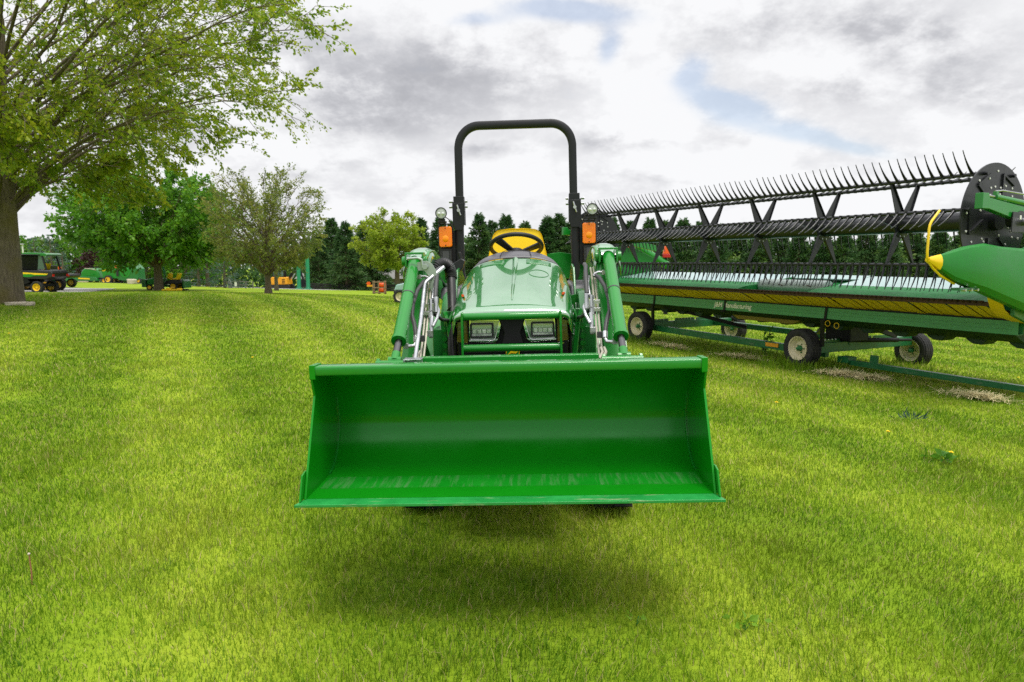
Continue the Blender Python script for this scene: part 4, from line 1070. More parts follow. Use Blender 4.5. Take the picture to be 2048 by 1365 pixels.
# end discs
for t, sg in ((SPID[0] - .08, 1), (SPID[-1] - .03, -1)):
    m = MB(); m.lathe([(.001, -.004), (.685, -.004), (.695, -.012), (.702, -.012), (.702, .006), (.001, .006)], (t, RQ, RZ), (1, 0, 0), 56, closed=False)
    for a, r0, r1, wd in ((118, .25, .58, .03), (62, .25, .58, .03), (182, .25, .56, .03), (242, .25, .58, .03), (298, .25, .58, .03), (2, .25, .56, .03)):
        c, s = math.cos(R(a)), math.sin(R(a)); c2, s2 = math.cos(R(a + 16)), math.sin(R(a + 16))
        for sd in (-1, 1):
            x_ = t + sd * .016
            m.bar((x_, RQ + r0 * c, RZ + r0 * s), (x_, RQ + r1 * c2, RZ + r1 * s2), wd, .022, up=(1, 0, 0)); m.bar((x_, RQ + r1 * c2, RZ + r1 * s2), (x_, RQ + r1 * math.cos(R(a - 12)), RZ + r1 * math.sin(R(a - 12))), wd * .8, .018, up=(1, 0, 0))
    rnd = random.Random(5)
    for k in range(46):
        a = rnd.uniform(0, 2 * PI); r_ = rnd.choice((.22, .33, .41, .47, .53, .60)); 
        m.cyl((t - .010, RQ + r_ * math.cos(a), RZ + r_ * math.sin(a)), (t + .014, RQ + r_ * math.cos(a), RZ + r_ * math.sin(a)), .013, 8, mi=1)
    m.build('reel_disc', [M['reel'], M['white']], header)
# bats with their fingers
FS = .120; NF = int((SPID[0] - SPID[-1] - .16) / FS)


def finger_mb(d, L=.365):
    d = Vector((0, d[0], d[1])).normalized(); up_ = Vector((0, 0, 1)) if d.z > 0 else Vector((0, 0, -1))
    bend = (up_ - d * up_.dot(d)); bend = bend.normalized() if bend.length > .05 else Vector((0, 1, 0))
    m = MB(); pts = []; rr = []
    for i in range(7):
        u_ = i / 6; pts.append(d * (L * u_) - bend * (.045 * (u_ * u_ - u_) * -1.6) * (1 if d.z > 0 else -1)); rr.append(.017 * (1 - u_) ** 1.5 + .0055)
    m.tube(pts, rr, 6)
    m.box((0, 0, 0), (.03, .045, .045))
    return m


near = [k for k in range(NF)][::-1]
rest = MB(); count = 0
for b, a in enumerate(ANG):
    by, bz = RQ + RR * math.cos(a), RZ + RR * math.sin(a)
    m = MB(); m.cyl((SPID[-1] + .02, by, bz), (SPID[0] - .02, by, bz), .0235, 12)
    for k in range(NF): m.box((SPID[-1] + .11 + FS * k, by, bz), (.03, .052, .052))
    bat = m.build('reel_bat', M['reel'], header)
    f0 = None
    for j, k in enumerate(near):
        t = SPID[-1] + .11 + FS * k; jr = random.Random(k * 7 + b).uniform(-.05, .05)
        lim = {1: 40, 2: 30, 3: 30}.get(b, 0)
        if j < lim:
            if f0 is None: f0 = finger_mb(FDIR[b]).build('reel_finger', M['reel'], bat, smooth=60); o = f0
            else: o = f0.copy(); C.objects.link(o); o.parent = bat
            o.location = (t, by, bz); o.rotation_euler = (jr, 0, 0)
        else:
            q_ = finger_mb(FDIR[b]); rm = Matrix.Rotation(jr, 3, 'X'); n0 = Vector((t, by, bz))
            rest.add([rm @ Vector(v) + n0 for v in q_.v[:42]], [f for f in q_.f if max(f) < 42])
tag(rest.build('reel_fingers', M['reel'], header, smooth=60), kind='stuff')

# end dividers
for tt, sg in ((3.42, 1), (-5.86, -1)):
    m = MB(); rs = []
    for q, zt_, zb_, wd, tl_ in ((-2.12, 1.865, 1.80, .02, 0), (-1.97, 1.895, 1.70, .05, 0), (-1.80, 1.935, 1.61, .085, .01), (-1.55, 1.99, 1.53, .13, .02), (-1.26, 2.02, 1.46, .19, .02), (-.9, 1.985, 1.36, .20, .02), (-.386, 1.965, 1.22, .21, .02),
                               (-.1, 2.04, 1.16, .21, .02), (.4, 2.16, 1.12, .21, .02), (.9, 2.14, 1.10, .2, .02), (1.5, 1.9, 1.10, .18, .02)):
        h = zt_ - zb_; x0 = tt; wd = min(wd, .15) * .9
        oc = [(x0 - .03, zt_ - .01), (x0 + sg * wd * .3, zt_), (x0 + sg * wd * .62, zt_ - h * .05), (x0 + sg * wd * .90, zt_ - h * .24), (x0 + sg * wd, zb_ + h * .34), (x0 + sg * wd * .92, zb_ + h * .10), (x0 + sg * wd * .6, zb_), (x0 - .03, zb_ + .01)]
        rs.append([(x, q, z) for x, z in oc])
    m.rings(rs); dv = m.build('end_divider', M['divider'], header, smooth=22)
    m = MB(); rs2 = []
    for q, zt_, zb_, wd in ((-2.20, 1.858, 1.815, .012), (-2.14, 1.868, 1.785, .022), (-2.08, 1.880, 1.755, .034), (-2.05, 1.884, 1.738, .04), (-2.02, 1.889, 1.725, .046)):
        h = zt_ - zb_
        rs2.append([(x, q, z) for x, z in [(tt - .04, zt_ - .01), (tt + sg * wd * .4, zt_ + .003), (tt + sg * wd * .8, zt_ - h * .12), (tt + sg * (wd + .004), zt_ - h * .4), (tt + sg * (wd + .004), zb_ + h * .3), (tt + sg * wd * .6, zb_ - .004), (tt - .04, zb_)]])
    m.rings(rs2); m.build('divider_nose', M['yellow'], header, smooth=60)
    m = MB(); m.tube([(tt - .01, -1.68, 1.56), (tt - .01, -1.95, 1.655), (tt - .01, -2.10, 1.74), (tt - .01, -2.19, 1.82), (tt - .01, -2.215, 1.86), (tt - .01, -2.22, 1.92), (tt - .01, -2.215, 2.17), (tt - .01, -2.205, 2.21), (tt - .01, -2.18, 2.25), (tt - .01, -2.05, 2.37)], .0135, 10)
    m.build('crop_rod', M['yellow'], header, smooth=60)
    m = MB(); m.box((tt + sg * .03, -1.55, 1.50), (.10, .34, .03)); 
    for k in range(3): m.cyl((tt + sg * .06, -1.65 + .12 * k, 1.49), (tt + sg * .11, -1.65 + .12 * k, 1.49), .016, 8, mi=1)
    m.build('divider_bracket', [M['tgreen'], M['steel']], header)
    # yellow end skid
    m = MB(); sc = [(KQ - .16, KZ + .17), (KQ - .14, KZ + .05), (KQ - .05, KZ - .08), (KQ + .12, KZ - .17), (.0, KZ - .25), (.30, KZ - .30)]
    m.strip(sc, [(a - .004, b - .008) for a, b in sc], 'x', tt - .22, tt - .06); m.build('end_skid', M['skid'], header, smooth=50)
    # drive gear behind the skid
    m = MB(); m.prism([(KQ + .05, 1.15), (KQ + .05, 1.40), (.9, 1.45), (1.3, 1.2), (1.3, .90), (.30, .92)], 'x', tt - .05, tt + .0); m.prism([(KQ + .2, 1.32), (KQ + .35, 1.40), (.3, 1.32), (.6, 1.22), (.55, 1.02), (.15, .98), (KQ + .4, 1.12)], 'x', tt + .02, tt + .05)
    m.box((tt + .06, .25, 1.28), (.05, .9, .05)); m.box((tt + .06, .5, 1.06), (.08, .5, .10)); ds = m.build('drive_plate', M['tgreen'], header, bevel=.006)
    m = MB(); m.cyl((tt + .05, -.10, 1.22), (tt + .13, -.10, 1.22), .06, 16); m.cyl((tt + .05, .06, 1.28), (tt + .12, .06, 1.28), .035, 12)
    for y_, z_ in ((.1, 1.12), (.3, 1.16), (.45, 1.0), (-.2, 1.34), (.05, 1.38)): m.cyl((tt + .05, y_, z_), (tt + .075, y_, z_), .02, 8)
    m.build('drive_bolt', M['steel'], ds)
# reel arm with its cylinder on the near end
m = MB(); m.prism([(-1.26, 2.42), (-1.26, 2.60), (-1.14, 2.60), (-1.12, 2.545), (-.60, 2.49), (.6, 2.36), (1.5, 2.2), (1.5, 2.05), (.6, 2.22), (-.62, 2.33), (-1.12, 2.42)], 'x', 3.33, 3.42)
ra = m.build('reel_arm', M['paint'], header, bevel=.006)
m = MB(); m.cyl((3.38, -.95, 2.565), (3.38, .35, 2.46), .036, 16); m.box((3.38, -.93, 2.60), (.04, .05, .06)); m.build('fore_aft_cylinder', M['paint'], ra)
m = MB(); m.cyl((3.38, -1.2, 2.582), (3.38, -.95, 2.565), .016, 10); m.tube([(3.38, -.95, 2.63), (3.38, -.8, 2.645), (3.38, -.3, 2.62), (3.38, .2, 2.60), (3.38, .6, 2.5)], .011, 8); m.build('reel_hose', M['steel'], ra)
m = MB(); m.prism([(-.66, 2.40), (-.10, 2.38), (.3, 2.20), (.3, 2.10), (-.35, 2.16), (-.66, 2.16)], 'x', 3.43, 3.445); m.cyl((3.30, RQ, RZ), (3.43, RQ, RZ), .10, 20)
m.cyl((3.44, RQ + .05, RZ - .03), (3.52, RQ + .05, RZ - .03), .05, 16, mi=1)
for y_ in (-.50, -.36): m.box((3.448, y_, 2.335), (.006, .035, .05), mi=2)
m.build('hub_plate', [M['reel'], M['steel'], M['white']], ra, bevel=.003)
m = MB(); m.prism([(-1.26, 2.42), (-1.26, 2.60), (-1.14, 2.60), (-1.12, 2.545), (.6, 2.36), (1.5, 2.2), (1.5, 2.05), (.6, 2.22), (-1.12, 2.42)], 'x', -5.86, -5.78); m.build('reel_arm', M['paint'], header, bevel=.006)
for tt in (-2.4, -.4):
    pass

# ------------------------------------------------------------------ trees


def leaf_cloud(name, cent, out_dir, size, tint, material, parent, rng, aspect=.62, droop=.3):
    """one folded leaf (two triangles) at every point"""
    n = len(cent)
    d = out_dir + rng.normal(0, .7, (n, 3)); d[:, 2] -= droop; d /= np.linalg.norm(d, axis=1)[:, None]
    q = rng.normal(0, 1, (n, 3)); s = np.cross(d, q); s /= np.linalg.norm(s, axis=1)[:, None]
    nn = np.cross(d, s)
    L = size * rng.uniform(.6, 1.3, n)[:, None]; Wd = L * aspect
    a = cent; b = cent + d * L * .5 + s * Wd * .5 + nn * L * .10; c = cent + d * L; e = cent + d * L * .5 - s * Wd * .5 + nn * L * .10
    V = np.stack([a, b, c, e], 1).reshape(-1, 3); o = np.arange(n)[:, None] * 4
    F = np.concatenate([o + [0, 1, 2], o + [0, 2, 3]])
    return numpy_mesh(name, V, F, np.repeat(tint, 4), material, parent)


def bezier(p0, p1, p2, n, rng, wob):
    pts = []; L = (p2 - p0).length
    for i in range(n + 1):
        t = i / n; p = p0 * (1 - t) ** 2 + p1 * 2 * t * (1 - t) + p2 * t * t
        if 0 < i: p = p + Vector(rng.normal(0, wob * L * min(t, .5), 3))
        pts.append(p)
    return pts


def broadleaf(root, seed, trunk_h, r0, cen, rad, n_limb, n_sec, n_twig, leaves, lsize, leafm, barkm, low=-.35, up=.35, trunk_top=None, keep=None, twig_r=.006, tint_lo=.1, wob=.03, flare=1.5, spread=.55, tint_up=.0, lean=(0, 0), base_frac=.8, limb_k=.36, shape=None):
    """a trunk that forks into limbs, branches and twigs reaching for the shell of a crown; leaves sit along the twigs"""
    rng = np.random.default_rng(seed); cen = Vector(cen); rad = Vector(rad)
    m = MB(); top = trunk_top or cen.z + rad.z * .3
    tp = []; k = 10
    for i in range(k + 1):
        z = top * i / k
        tp.append((Vector((lean[0] * z + .02 * r0 * math.sin(i * 2.1) * i, lean[1] * z + .05 * r0 * math.sin(i * 1.3), z)), 0))
    rr = []
    for i in range(k + 1):
        z = top * i / k
        f = 1 + (flare - 1) * math.exp(-z / (r0 * 1.0)) if z < trunk_h else 1
        rr.append(r0 * f * (1 - .12 * min(z / trunk_h, 1)) * (1 if z <= trunk_h else max(.10, (1 - (z - trunk_h) / (top - trunk_h)) ** .9)))
    # finer rings near the foot
    path = [p for p, _ in tp]; path.insert(1, path[0].lerp(path[1], .25)); path.insert(2, path[0].lerp(path[2], .6))
    rr.insert(1, r0 * (1 + (flare - 1) * .55)); rr.insert(2, r0 * (1 + (flare - 1) * .2))
    path[0] = path[0] - Vector((0, 0, .25)); m.tube(path, rr, 14)
    pts = []; outs = []
    ga = PI * (3 - math.sqrt(5))
    for i in range(n_limb):
        f = (i + .5) / n_limb; zz = low + (1 - low) * f * .97; ph = ga * i + rng.uniform(-.3, .3)
        hr = math.sqrt(max(0, 1 - zz * zz)) if zz > 0 else math.sqrt(max(0, 1 - (zz * 1.05) ** 2))
        tgt = cen + Vector((rad.x * hr * math.cos(ph), rad.y * hr * math.sin(ph), rad.z * zz)) * rng.uniform(.82, 1.0)
        if shape: tgt = cen + Vector(((tgt.x - cen.x) * shape(zz), (tgt.y - cen.y) * shape(zz), tgt.z - cen.z))
        if keep and not keep(tgt): continue
        sz = trunk_h * (base_frac + .25 * rng.uniform()) + max(0, f - .25) * (top - trunk_h) * .75
        sz = min(sz, top * .95); p0 = Vector((lean[0] * sz, lean[1] * sz, sz)); d = tgt - p0; L = d.length
        p1 = p0 + d * .42 + Vector((0, 0, L * up * (1 - f * .7)))
        lp = bezier(p0, p1, tgt, 9, rng, wob * .5)
        lr = r0 * limb_k * (1 - .55 * f) * min(1.2, L / max(rad) * 1.1)
        m.tube(lp, [max(twig_r * 1.6, lr * (1 - j / 9) ** .85) for j in range(10)], 7)
        for j in range(n_sec):
            t = .22 + .78 * (j + rng.uniform()) / n_sec; ix = min(8, int(t * 9)); q0 = lp[ix].lerp(lp[ix + 1], t * 9 - ix); tg = (lp[ix + 1] - lp[ix]).normalized()
            rv = Vector(rng.normal(0, 1, 3)); rv = (rv - tg * rv.dot(tg)).normalized()
            outw = (q0 - cen); outw = Vector((outw.x / rad.x, outw.y / rad.y, outw.z / rad.z)).normalized()
            dv = (tg * .75 + rv * spread * 1.4 + outw * .25 + Vector((0, 0, .10))).normalized()
            L2 = L * .40 * (1.12 - .62 * t) * rng.uniform(.7, 1.2)
            q2 = q0 + dv * L2; sp = bezier(q0, q0 + dv * L2 * .5 + Vector((0, 0, L2 * .08)), q2, 5, rng, wob)
            sr = max(twig_r * 1.2, lr * .38 * (1 - t * .6))
            m.tube(sp, [max(twig_r, sr * (1 - i_ / 5.5)) for i_ in range(6)], 5, caps=False)
            for k_ in range(n_twig):
                t2 = .15 + .85 * (k_ + rng.uniform()) / n_twig; ix = min(4, int(t2 * 5)); w0 = sp[ix].lerp(sp[ix + 1], t2 * 5 - ix); tg2 = (sp[ix + 1] - sp[ix]).normalized()
                rv = Vector(rng.normal(0, 1, 3)); dv2 = (tg2 * .7 + rv.normalized() * .75 + outw * .2).normalized(); L3 = L2 * .42 * rng.uniform(.5, 1.15)
                w1 = w0 + dv2 * L3 * .55 + Vector(rng.normal(0, .05 * L3, 3)); w2 = w0 + dv2 * L3 + Vector((0, 0, -.06 * L3))
                m.tube([w0, w1, w2], [twig_r, twig_r * .7, twig_r * .4], 3, caps=False)
                nl = int(leaves * rng.uniform(.5, 1.4))
                tt = rng.uniform(.25, 1.05, nl)
                for t3 in tt:
                    p = w0.lerp(w1, t3 * 2) if t3 < .5 else w1.lerp(w2, t3 * 2 - 1)
                    pts.append(p + Vector(rng.normal(0, lsize * .45, 3))); outs.append(dv2)
    tr = m.build('trunk', barkm, root, smooth=70, recalc=False)
    pts = np.array([tuple(p) for p in pts]); outs = np.array([tuple(p) for p in outs])
    c0 = np.array(tuple(cen)); rel = (pts - c0) / np.array(tuple(rad)); lump = patchy(pts[:, 0] * 1.0 + pts[:, 2] * .7, pts[:, 1] + pts[:, 2] * .5, seed, 2.2 / max(rad.x, 1) * 3)
    tint = np.clip(.45 + .22 * lump + tint_up * rel[:, 2] + rng.normal(0, .18, len(pts)) + tint_lo - .1, 0, 1)
    return leaf_cloud('crown', pts, outs, lsize, tint, leafm, root, rng)


def conifer(root, seed, h, rad, r0, leafm, barkm, dens=1.0, nl=.16, bare=.04, droop=.25):
    rng = np.random.default_rng(seed); m = MB()
    m.tube([(0, 0, -.3), (0, 0, h * .35), (0, 0, h * .7), (0, 0, h)], [r0 * 1.2, r0 * .8, r0 * .4, .02], 8)
    pts = []; outs = []; nb = int(h * 11 * dens)
    for i in range(nb):
        f = ((i + rng.uniform()) / nb) ** 1.0; z = h * (bare + (1 - bare) * f); R_ = rad * (1 - f) ** .8 * rng.uniform(.62, 1.15) + .12
        ph = rng.uniform(0, 2 * PI); tip = Vector((R_ * math.cos(ph), R_ * math.sin(ph), z + R_ * (-droop + .75 * f) + rng.normal(0, .1)))
        p0 = Vector((0, 0, z)); mid = p0.lerp(tip, .5) + Vector((0, 0, .06 * R_))
        m.tube([p0, mid, tip], [.025 * (1 - f) + .01, .015, .006], 4, caps=False)
        n_ = int(10 + 26 * R_ / max(rad, .1)); n_ = int(n_ * dens)
        for t in np.sqrt(rng.uniform(.02, 1, n_)):
            p = p0.lerp(mid, t * 2) if t < .5 else mid.lerp(tip, t * 2 - 1)
            w_ = .20 * R_ * (1.1 - t) + .06
            side = Vector((-math.sin(ph), math.cos(ph), 0)) * rng.normal(0, w_)
            pts.append(p + side + Vector((0, 0, -abs(rng.normal(0, .10 + .05 * R_))))); outs.append((tip - p0).normalized() + side.normalized() * .6)
    m.build('trunk', barkm, root, smooth=70, recalc=False)
    pts = np.array([tuple(p) for p in pts]); outs = np.array([tuple(p) for p in outs])
    tint = np.clip(.42 + .25 * patchy(pts[:, 0] * 2, pts[:, 2] * 1.6 + pts[:, 1], seed, .9) + rng.normal(0, .2, len(pts)), 0, 1)
    return leaf_cloud('crown', pts, outs * 1.4, nl, tint, leafm, root, rng, aspect=.26, droop=.35)


# the big maple at the left edge
px = at(3, 607, 16.0)
maple = thing('maple_tree', 'large near maple at the left edge with grey trunk and long leafy branches overhead', 'tree', (px.x, 16.0, gz(px.x, 16)))
broadleaf(maple, 9, 2.1, .41, (0, 0, 6.2), (8.0, 7.8, 5.6), 84, 9, 7, 29, .098, M['leaf_maple'], M['bark'], low=-.62, up=.26, trunk_top=9, limb_k=.17, shape=lambda zz: min(1, max(.45, .80 + .75 * (zz + .23))), twig_r=.0075, flare=1.2, lean=(.06, 0), spread=.5, tint_up=.0,
          keep=lambda p: p.x > -3.5 and p.z < 10.5)
# trees on the lawn, behind
def lawn_tree(u, v, Y, name, label, seed, **k):
    p = at(u, v, Y); t = thing(name, label, 'tree', (p.x, Y, gz(p.x, Y))); broadleaf(t, seed, **k); return t


lawn_tree(318, 581, 45, 'shade_tree', 'dense deep green round tree with low skirts behind the maple branches', 21, trunk_h=1.7, r0=.26, cen=(-.2, 0, 4.85), rad=(5.6, 5.0, 2.95), n_limb=50, n_sec=8, n_twig=6, leaves=18, lsize=.24, leafm=M['leaf_deep'], barkm=M['bark2'], low=-.75, up=.1, twig_r=.012, trunk_top=5.5)
lawn_tree(537, 587, 38, 'young_maple', 'sparse olive leaved tree standing alone with many fine branches', 33, trunk_h=1.1, r0=.17, cen=(-.1, 0, 3.95), rad=(3.3, 3.1, 3.1), n_limb=48, n_sec=8, n_twig=6, leaves=11, lsize=.115, leafm=M['leaf_sparse'], barkm=M['bark2'], low=-.72, up=.12, twig_r=.009, trunk_top=5.0, spread=.4)
lawn_tree(795, 583, 70, 'lime_tree', 'yellow green leafy tree before the dark spruces, left of the tractor', 47, trunk_h=2.4, r0=.26, cen=(-.6, 0, 4.9), rad=(3.6, 3.5, 3.4), n_limb=36, n_sec=7, n_twig=6, leaves=15, lsize=.23, leafm=M['leaf_lime'], barkm=M['bark2'], low=-.7, up=.15, twig_r=.014, trunk_top=6.0)
lawn_tree(416, 573, 64, 'small_tree', 'small mid green tree in the gap between two larger trees', 52, trunk_h=1.8, r0=.17, cen=(0, 0, 4.6), rad=(3.2, 3.0, 2.9), n_limb=22, n_sec=5, n_twig=4, leaves=9, lsize=.24, leafm=M['leaf_soft'], barkm=M['bark2'], low=-.6, up=.15, twig_r=.013)
lawn_tree(553, 579, 55, 'thin_tree', 'thin trunked tree just behind the sparse olive tree', 58, trunk_h=1.6, r0=.15, cen=(0, 0, 4.0), rad=(2.6, 2.6, 2.6), n_limb=18, n_sec=5, n_twig=4, leaves=7, lsize=.2, leafm=M['leaf_soft'], barkm=M['bark2'], low=-.6, up=.15, twig_r=.012)
lawn_tree(215, 565, 84, 'purple_tree', 'dark purple leaved tree behind the green machines', 61, trunk_h=.7, r0=.2, cen=(0, 0, 2.6), rad=(3.4, 3.0, 2.2), n_limb=22, n_sec=5, n_twig=4, leaves=11, lsize=.3, leafm=M['leaf_purple'], barkm=M['bark2'], low=-.8, up=.1, twig_r=.014)
lawn_tree(275, 565, 95, 'hedge_tree', 'broad olive green tree far behind the hay baler', 66, trunk_h=1.0, r0=.25, cen=(0, 0, 4.2), rad=(7.0, 4.0, 3.6), n_limb=30, n_sec=5, n_twig=4, leaves=12, lsize=.42, leafm=M['leaf_soft'], barkm=M['bark2'], low=-.85, up=.1, twig_r=.02)
lawn_tree(372, 566, 92, 'hedge_tree', 'broad dark tree far behind the parked mower with yellow seat', 67, trunk_h=1.0, r0=.25, cen=(0, 0, 4.0), rad=(6.0, 4.0, 3.6), n_limb=30, n_sec=5, n_twig=4, leaves=12, lsize=.42, leafm=M['leaf_deep'], barkm=M['bark2'], low=-.85, up=.1, twig_r=.02)

# blue spruces, left
def place_conifer(u, v, Y, name, label, seed, h, rad, r0, leafm, nl=.16, group=None, **k):
    p = at(u, v, Y); t = thing(name, label, 'tree', (p.x, Y, gz(p.x, Y)), 0, group); conifer(t, seed, h, rad, r0, leafm, M['bark2'], nl=nl, **k); return t


place_conifer(74, 566, 88, 'blue_spruce', 'tall blue grey spruce behind the utility vehicle roof', 71, 5.8, 2.5, .2, M['needle_blue'], .30, dens=.8)
place_conifer(106, 566, 92, 'blue_spruce', 'blue grey spruce partly behind the green leaved skirt of the shade tree', 72, 6.2, 2.6, .2, M['needle_blue'], .30, dens=.8)
place_conifer(128, 566, 80, 'blue_spruce', 'small blue spruce between the parked tractors and the purple tree', 73, 3.6, 1.6, .15, M['needle_blue'], .26, dens=.8)
place_conifer(450, 574, 60, 'blue_spruce', 'low blue green spruce beside the grey rail fence', 74, 3.1, 2.0, .14, M['needle_blue'], .22, dens=1.2)
place_conifer(398, 573, 63, 'blue_spruce', 'short blue green spruce left of the grey rail fence', 75, 2.4, 1.6, .14, M['needle_blue'], .22, dens=1.1)
for i, (u, Y, h) in enumerate(((52, 105, 7.5), (92, 110, 8.2), (140, 112, 7.6))):
    p = at(u, 566, Y)
    t = thing('round_tree', ('tall dark tree behind the light post and blue spruces', 'tall leafy tree rising between the two blue spruces', 'leafy tree above the parked utility vehicles, behind the blue spruces')[i], 'tree', (p.x, Y, gz(p.x, Y)))
    broadleaf(t, 80 + i, trunk_h=1.2, r0=.25, cen=(0, 0, h * .55), rad=(3.6, 3.2, h * .45), n_limb=24, n_sec=5, n_twig=4, leaves=12, lsize=.38, leafm=M['leaf_deep' if i % 2 == 0 else 'leaf_soft'], barkm=M['bark2'], low=-.85, up=.1, twig_r=.018)

# the row of spruces behind the black fence
GRP = 'dark spruces in the row behind the black board fence'
proto = []
for k in range(4):
    t = thing('spruce_tree', 'dark green spruce in the row behind the black board fence', 'tree', (0, 0, 0), 0, GRP)
    conifer(t, 90 + k, 9.0, 2.9 + .3 * (k % 2), .20, M['needle'], M['bark2'], nl=.40, dens=2.3, bare=.05, droop=.22); proto.append(t)
rows = []; rs_ = random.Random(17)
tops = [(636, 470), (662, 440), (690, 446), (726, 448), (752, 455), (842, 440), (880, 436), (905, 446), (958, 430), (985, 445), (1012, 433), (1050, 448), (1095, 436), (1118, 432), (1140, 447), (1180, 440), (1225, 436), (1260, 446), (1300, 440), (1332, 446), (1366, 441), (1400, 447), (1440, 452),
        (1478, 456), (1520, 448), (1560, 455), (1600, 460), (1645, 452), (1690, 460), (1735, 455), (1780, 462), (1830, 456), (1880, 462), (1930, 458), (1985, 462), (2040, 460), (2090, 462)]
for i, (u, v) in enumerate(tops):
    Y = 82 + rs_.uniform(-4, 6) + (4 if i % 2 else 0)
    a = at(u, v, Y); zg = gz(a.x, Y); o = proto[i % 4]
    if i >= 4: o = copy_tree(o)
    s = (a.z - zg) / 9.0
    o.location = (a.x, Y, zg); o.scale = (s * rs_.uniform(.85, 1.1), s * rs_.uniform(.85, 1.1), s); o.rotation_euler = (0, 0, rs_.uniform(0, 6.28))
# leafy undergrowth trees among them
GRP2 = 'bushy trees filling the gaps between the far spruces'
b0_ = thing('bushy_tree', 'bushy mid green tree filling a gap between the far spruces', 'tree', (0, 0, 0), 0, GRP2)
broadleaf(b0_, 101, trunk_h=1.2, r0=.2, cen=(0, 0, 3.4), rad=(3.0, 2.6, 3.0), n_limb=22, n_sec=5, n_twig=4, leaves=11, lsize=.34, leafm=M['leaf_soft'], barkm=M['bark2'], low=-.85, up=.1, twig_r=.016)
for i, u in enumerate((650, 705, 860, 935, 1030, 1075, 1160, 1215, 1285, 1345, 1420, 1500, 1585, 1665, 1715, 1760, 1850, 1905, 1960, 2020)):
    Y = 88 + rs_.uniform(-2, 8); a = at(u, 480 + rs_.uniform(-8, 18), Y); zg = gz(a.x, Y); o = b0_ if i == 0 else copy_tree(b0_); s = (a.z - zg) / 6.4
    o.location = (a.x, Y, zg); o.scale = (s * 1.15, s, s); o.rotation_euler = (0, 0, rs_.uniform(0, 6.28))

# ------------------------------------------------------------------ far wood, driveway, fences, building
_r = np.random.default_rng(5); nfar = 52000
_x = _r.uniform(-150, 170, nfar); _y = _r.uniform(112, 130, nfar); _g = ground(_x, _y)
_t = 5.2 + 1.6 * patchy(_x, _y * 0, 31, .25) + 1.0 * patchy(_x, _y * 0, 32, .9)
_z = _g + (_t - _g) * _r.uniform(0, 1, nfar) ** .8
_c = np.c_[_x, _y, _z]
far = leaf_cloud('far_wood', _c, _r.normal(0, 1, (nfar, 3)), .95, np.clip(.35 + .3 * patchy(_x, _z * 2, 33, .5) + _r.normal(0, .18, nfar), 0, 1), M['needle'], None, _r, aspect=.6)
tag(far, 'far dark wood behind the spruces and lawn trees', 'wood', kind='stuff')


def gp(u, v, Y):
    p = at(u, v, Y); return (p.x, p.y)


drive = drape('driveway', [(-75, 70), (-60, 76), (-35, 77), (-30.5, 74), (-36, 70.5), (-45, 69)], .02, M['gravel'], 'structure', 3)
pad = drape('gravel_pad', [(-33, 68), (-27, 75), (-16, 77), (-14, 70), (-17.5, 63.5), (-20, 62.5), (-27, 64)], .02, M['gravel'], 'structure', 2)
lane = drape('parking_strip', [(-44, 40), (-41, 49), (-28, 48.5), (-26, 43), (-25.2, 39.6), (-29, 38.6)], .02, M['gravel'], 'structure', 2)


def fence(name, label, pts, n, h, rails, pw, rh, material):
    t = thing(name, label, 'fence', (pts[0][0], pts[0][1], gz(*pts[0])))
    P_ = []
    for i in range(n + 1):
        k = i / n * (len(pts) - 1); a = min(int(k), len(pts) - 2); f = k - a
        x = pts[a][0] * (1 - f) + pts[a + 1][0] * f; y = pts[a][1] * (1 - f) + pts[a + 1][1] * f; P_.append(Vector((x, y, gz(x, y))))
    for p in P_:
        m = MB(); m.box(p + Vector((0, 0, h / 2 - .1)), (pw, pw, h + .2)); m.build('post', material, t, off=t.location)
    for r_ in range(rails):
        z = h * (.95 - r_ * .9 / rails)
        m = MB()
        for a, b in zip(P_, P_[1:]): m.bar(a + Vector((0, -pw * .6, z)), b + Vector((0, -pw * .6, z)), .04, rh, up=(0, 0, 1))
        m.build('rail', material, t, off=t.location)
    return t


fence('board_fence', 'low black three rail board fence along the foot of the dark spruces', [gp(612, 580, 76), gp(700, 584, 78), gp(860, 588, 80), gp(1100, 590, 80)], 16, .78, 3, .14, .13, M['blackwood'])
fence('rail_fence', 'grey pole fence in front of the low blue green spruce', [gp(462, 574, 60), gp(506, 574, 62)], 3, .62, 2, .09, .07, M['greywood'])
fence('rail_fence', 'grey pole fence beyond the mower with the yellow seat', [gp(366, 570, 66), gp(396, 570, 66)], 2, .62, 2, .09, .07, M['greywood'])
p = at(460, 575, 59.5); t = thing('gate_post', 'thick grey post at the end of the pole fence', 'post', (p.x, p.y, gz(p.x, p.y)))
m = MB(); m.box((0, 0, .28), (.24, .24, .62)); m.box((0, 0, .60), (.28, .28, .05)); m.build('post', M['wallgrey'], t, bevel=.02)
p = at(472, 573, 59); t = thing('white_sign', 'small white sign plate on a short stake before the pole fence', 'sign', (p.x, p.y, gz(p.x, p.y)))
m = MB(); m.box((0, 0, .25), (.05, .05, .5)); m.build('stake', M['greywood'], t); m = MB(); m.prism(rrect(0, .36, .20, .34, .03), 'y', -.05, -.035); m.build('plate', M['white'], t)
# grey low building behind the spruces
p = at(715, 585, 97); t = thing('grey_building', 'long low grey sided building glimpsed between the spruce trunks', 'building', (p.x, p.y, gz(p.x, p.y)))
m = MB(); m.box((0, 0, 1.0), (15, 6, 2.4)); m.build('wall', M['wallgrey'], t); m = MB(); m.prism([(-3.4, 2.15), (3.4, 2.15), (0, 3.3)], 'x', -7.8, 7.8); m.build('roof', M['greywood'], t)
for k in range(4):
    m = MB(); m.box((-5.5 + 3.6 * k, -3.02, 1.2), (1.0, .05, .8)); m.build('window', M['winglass'], t)
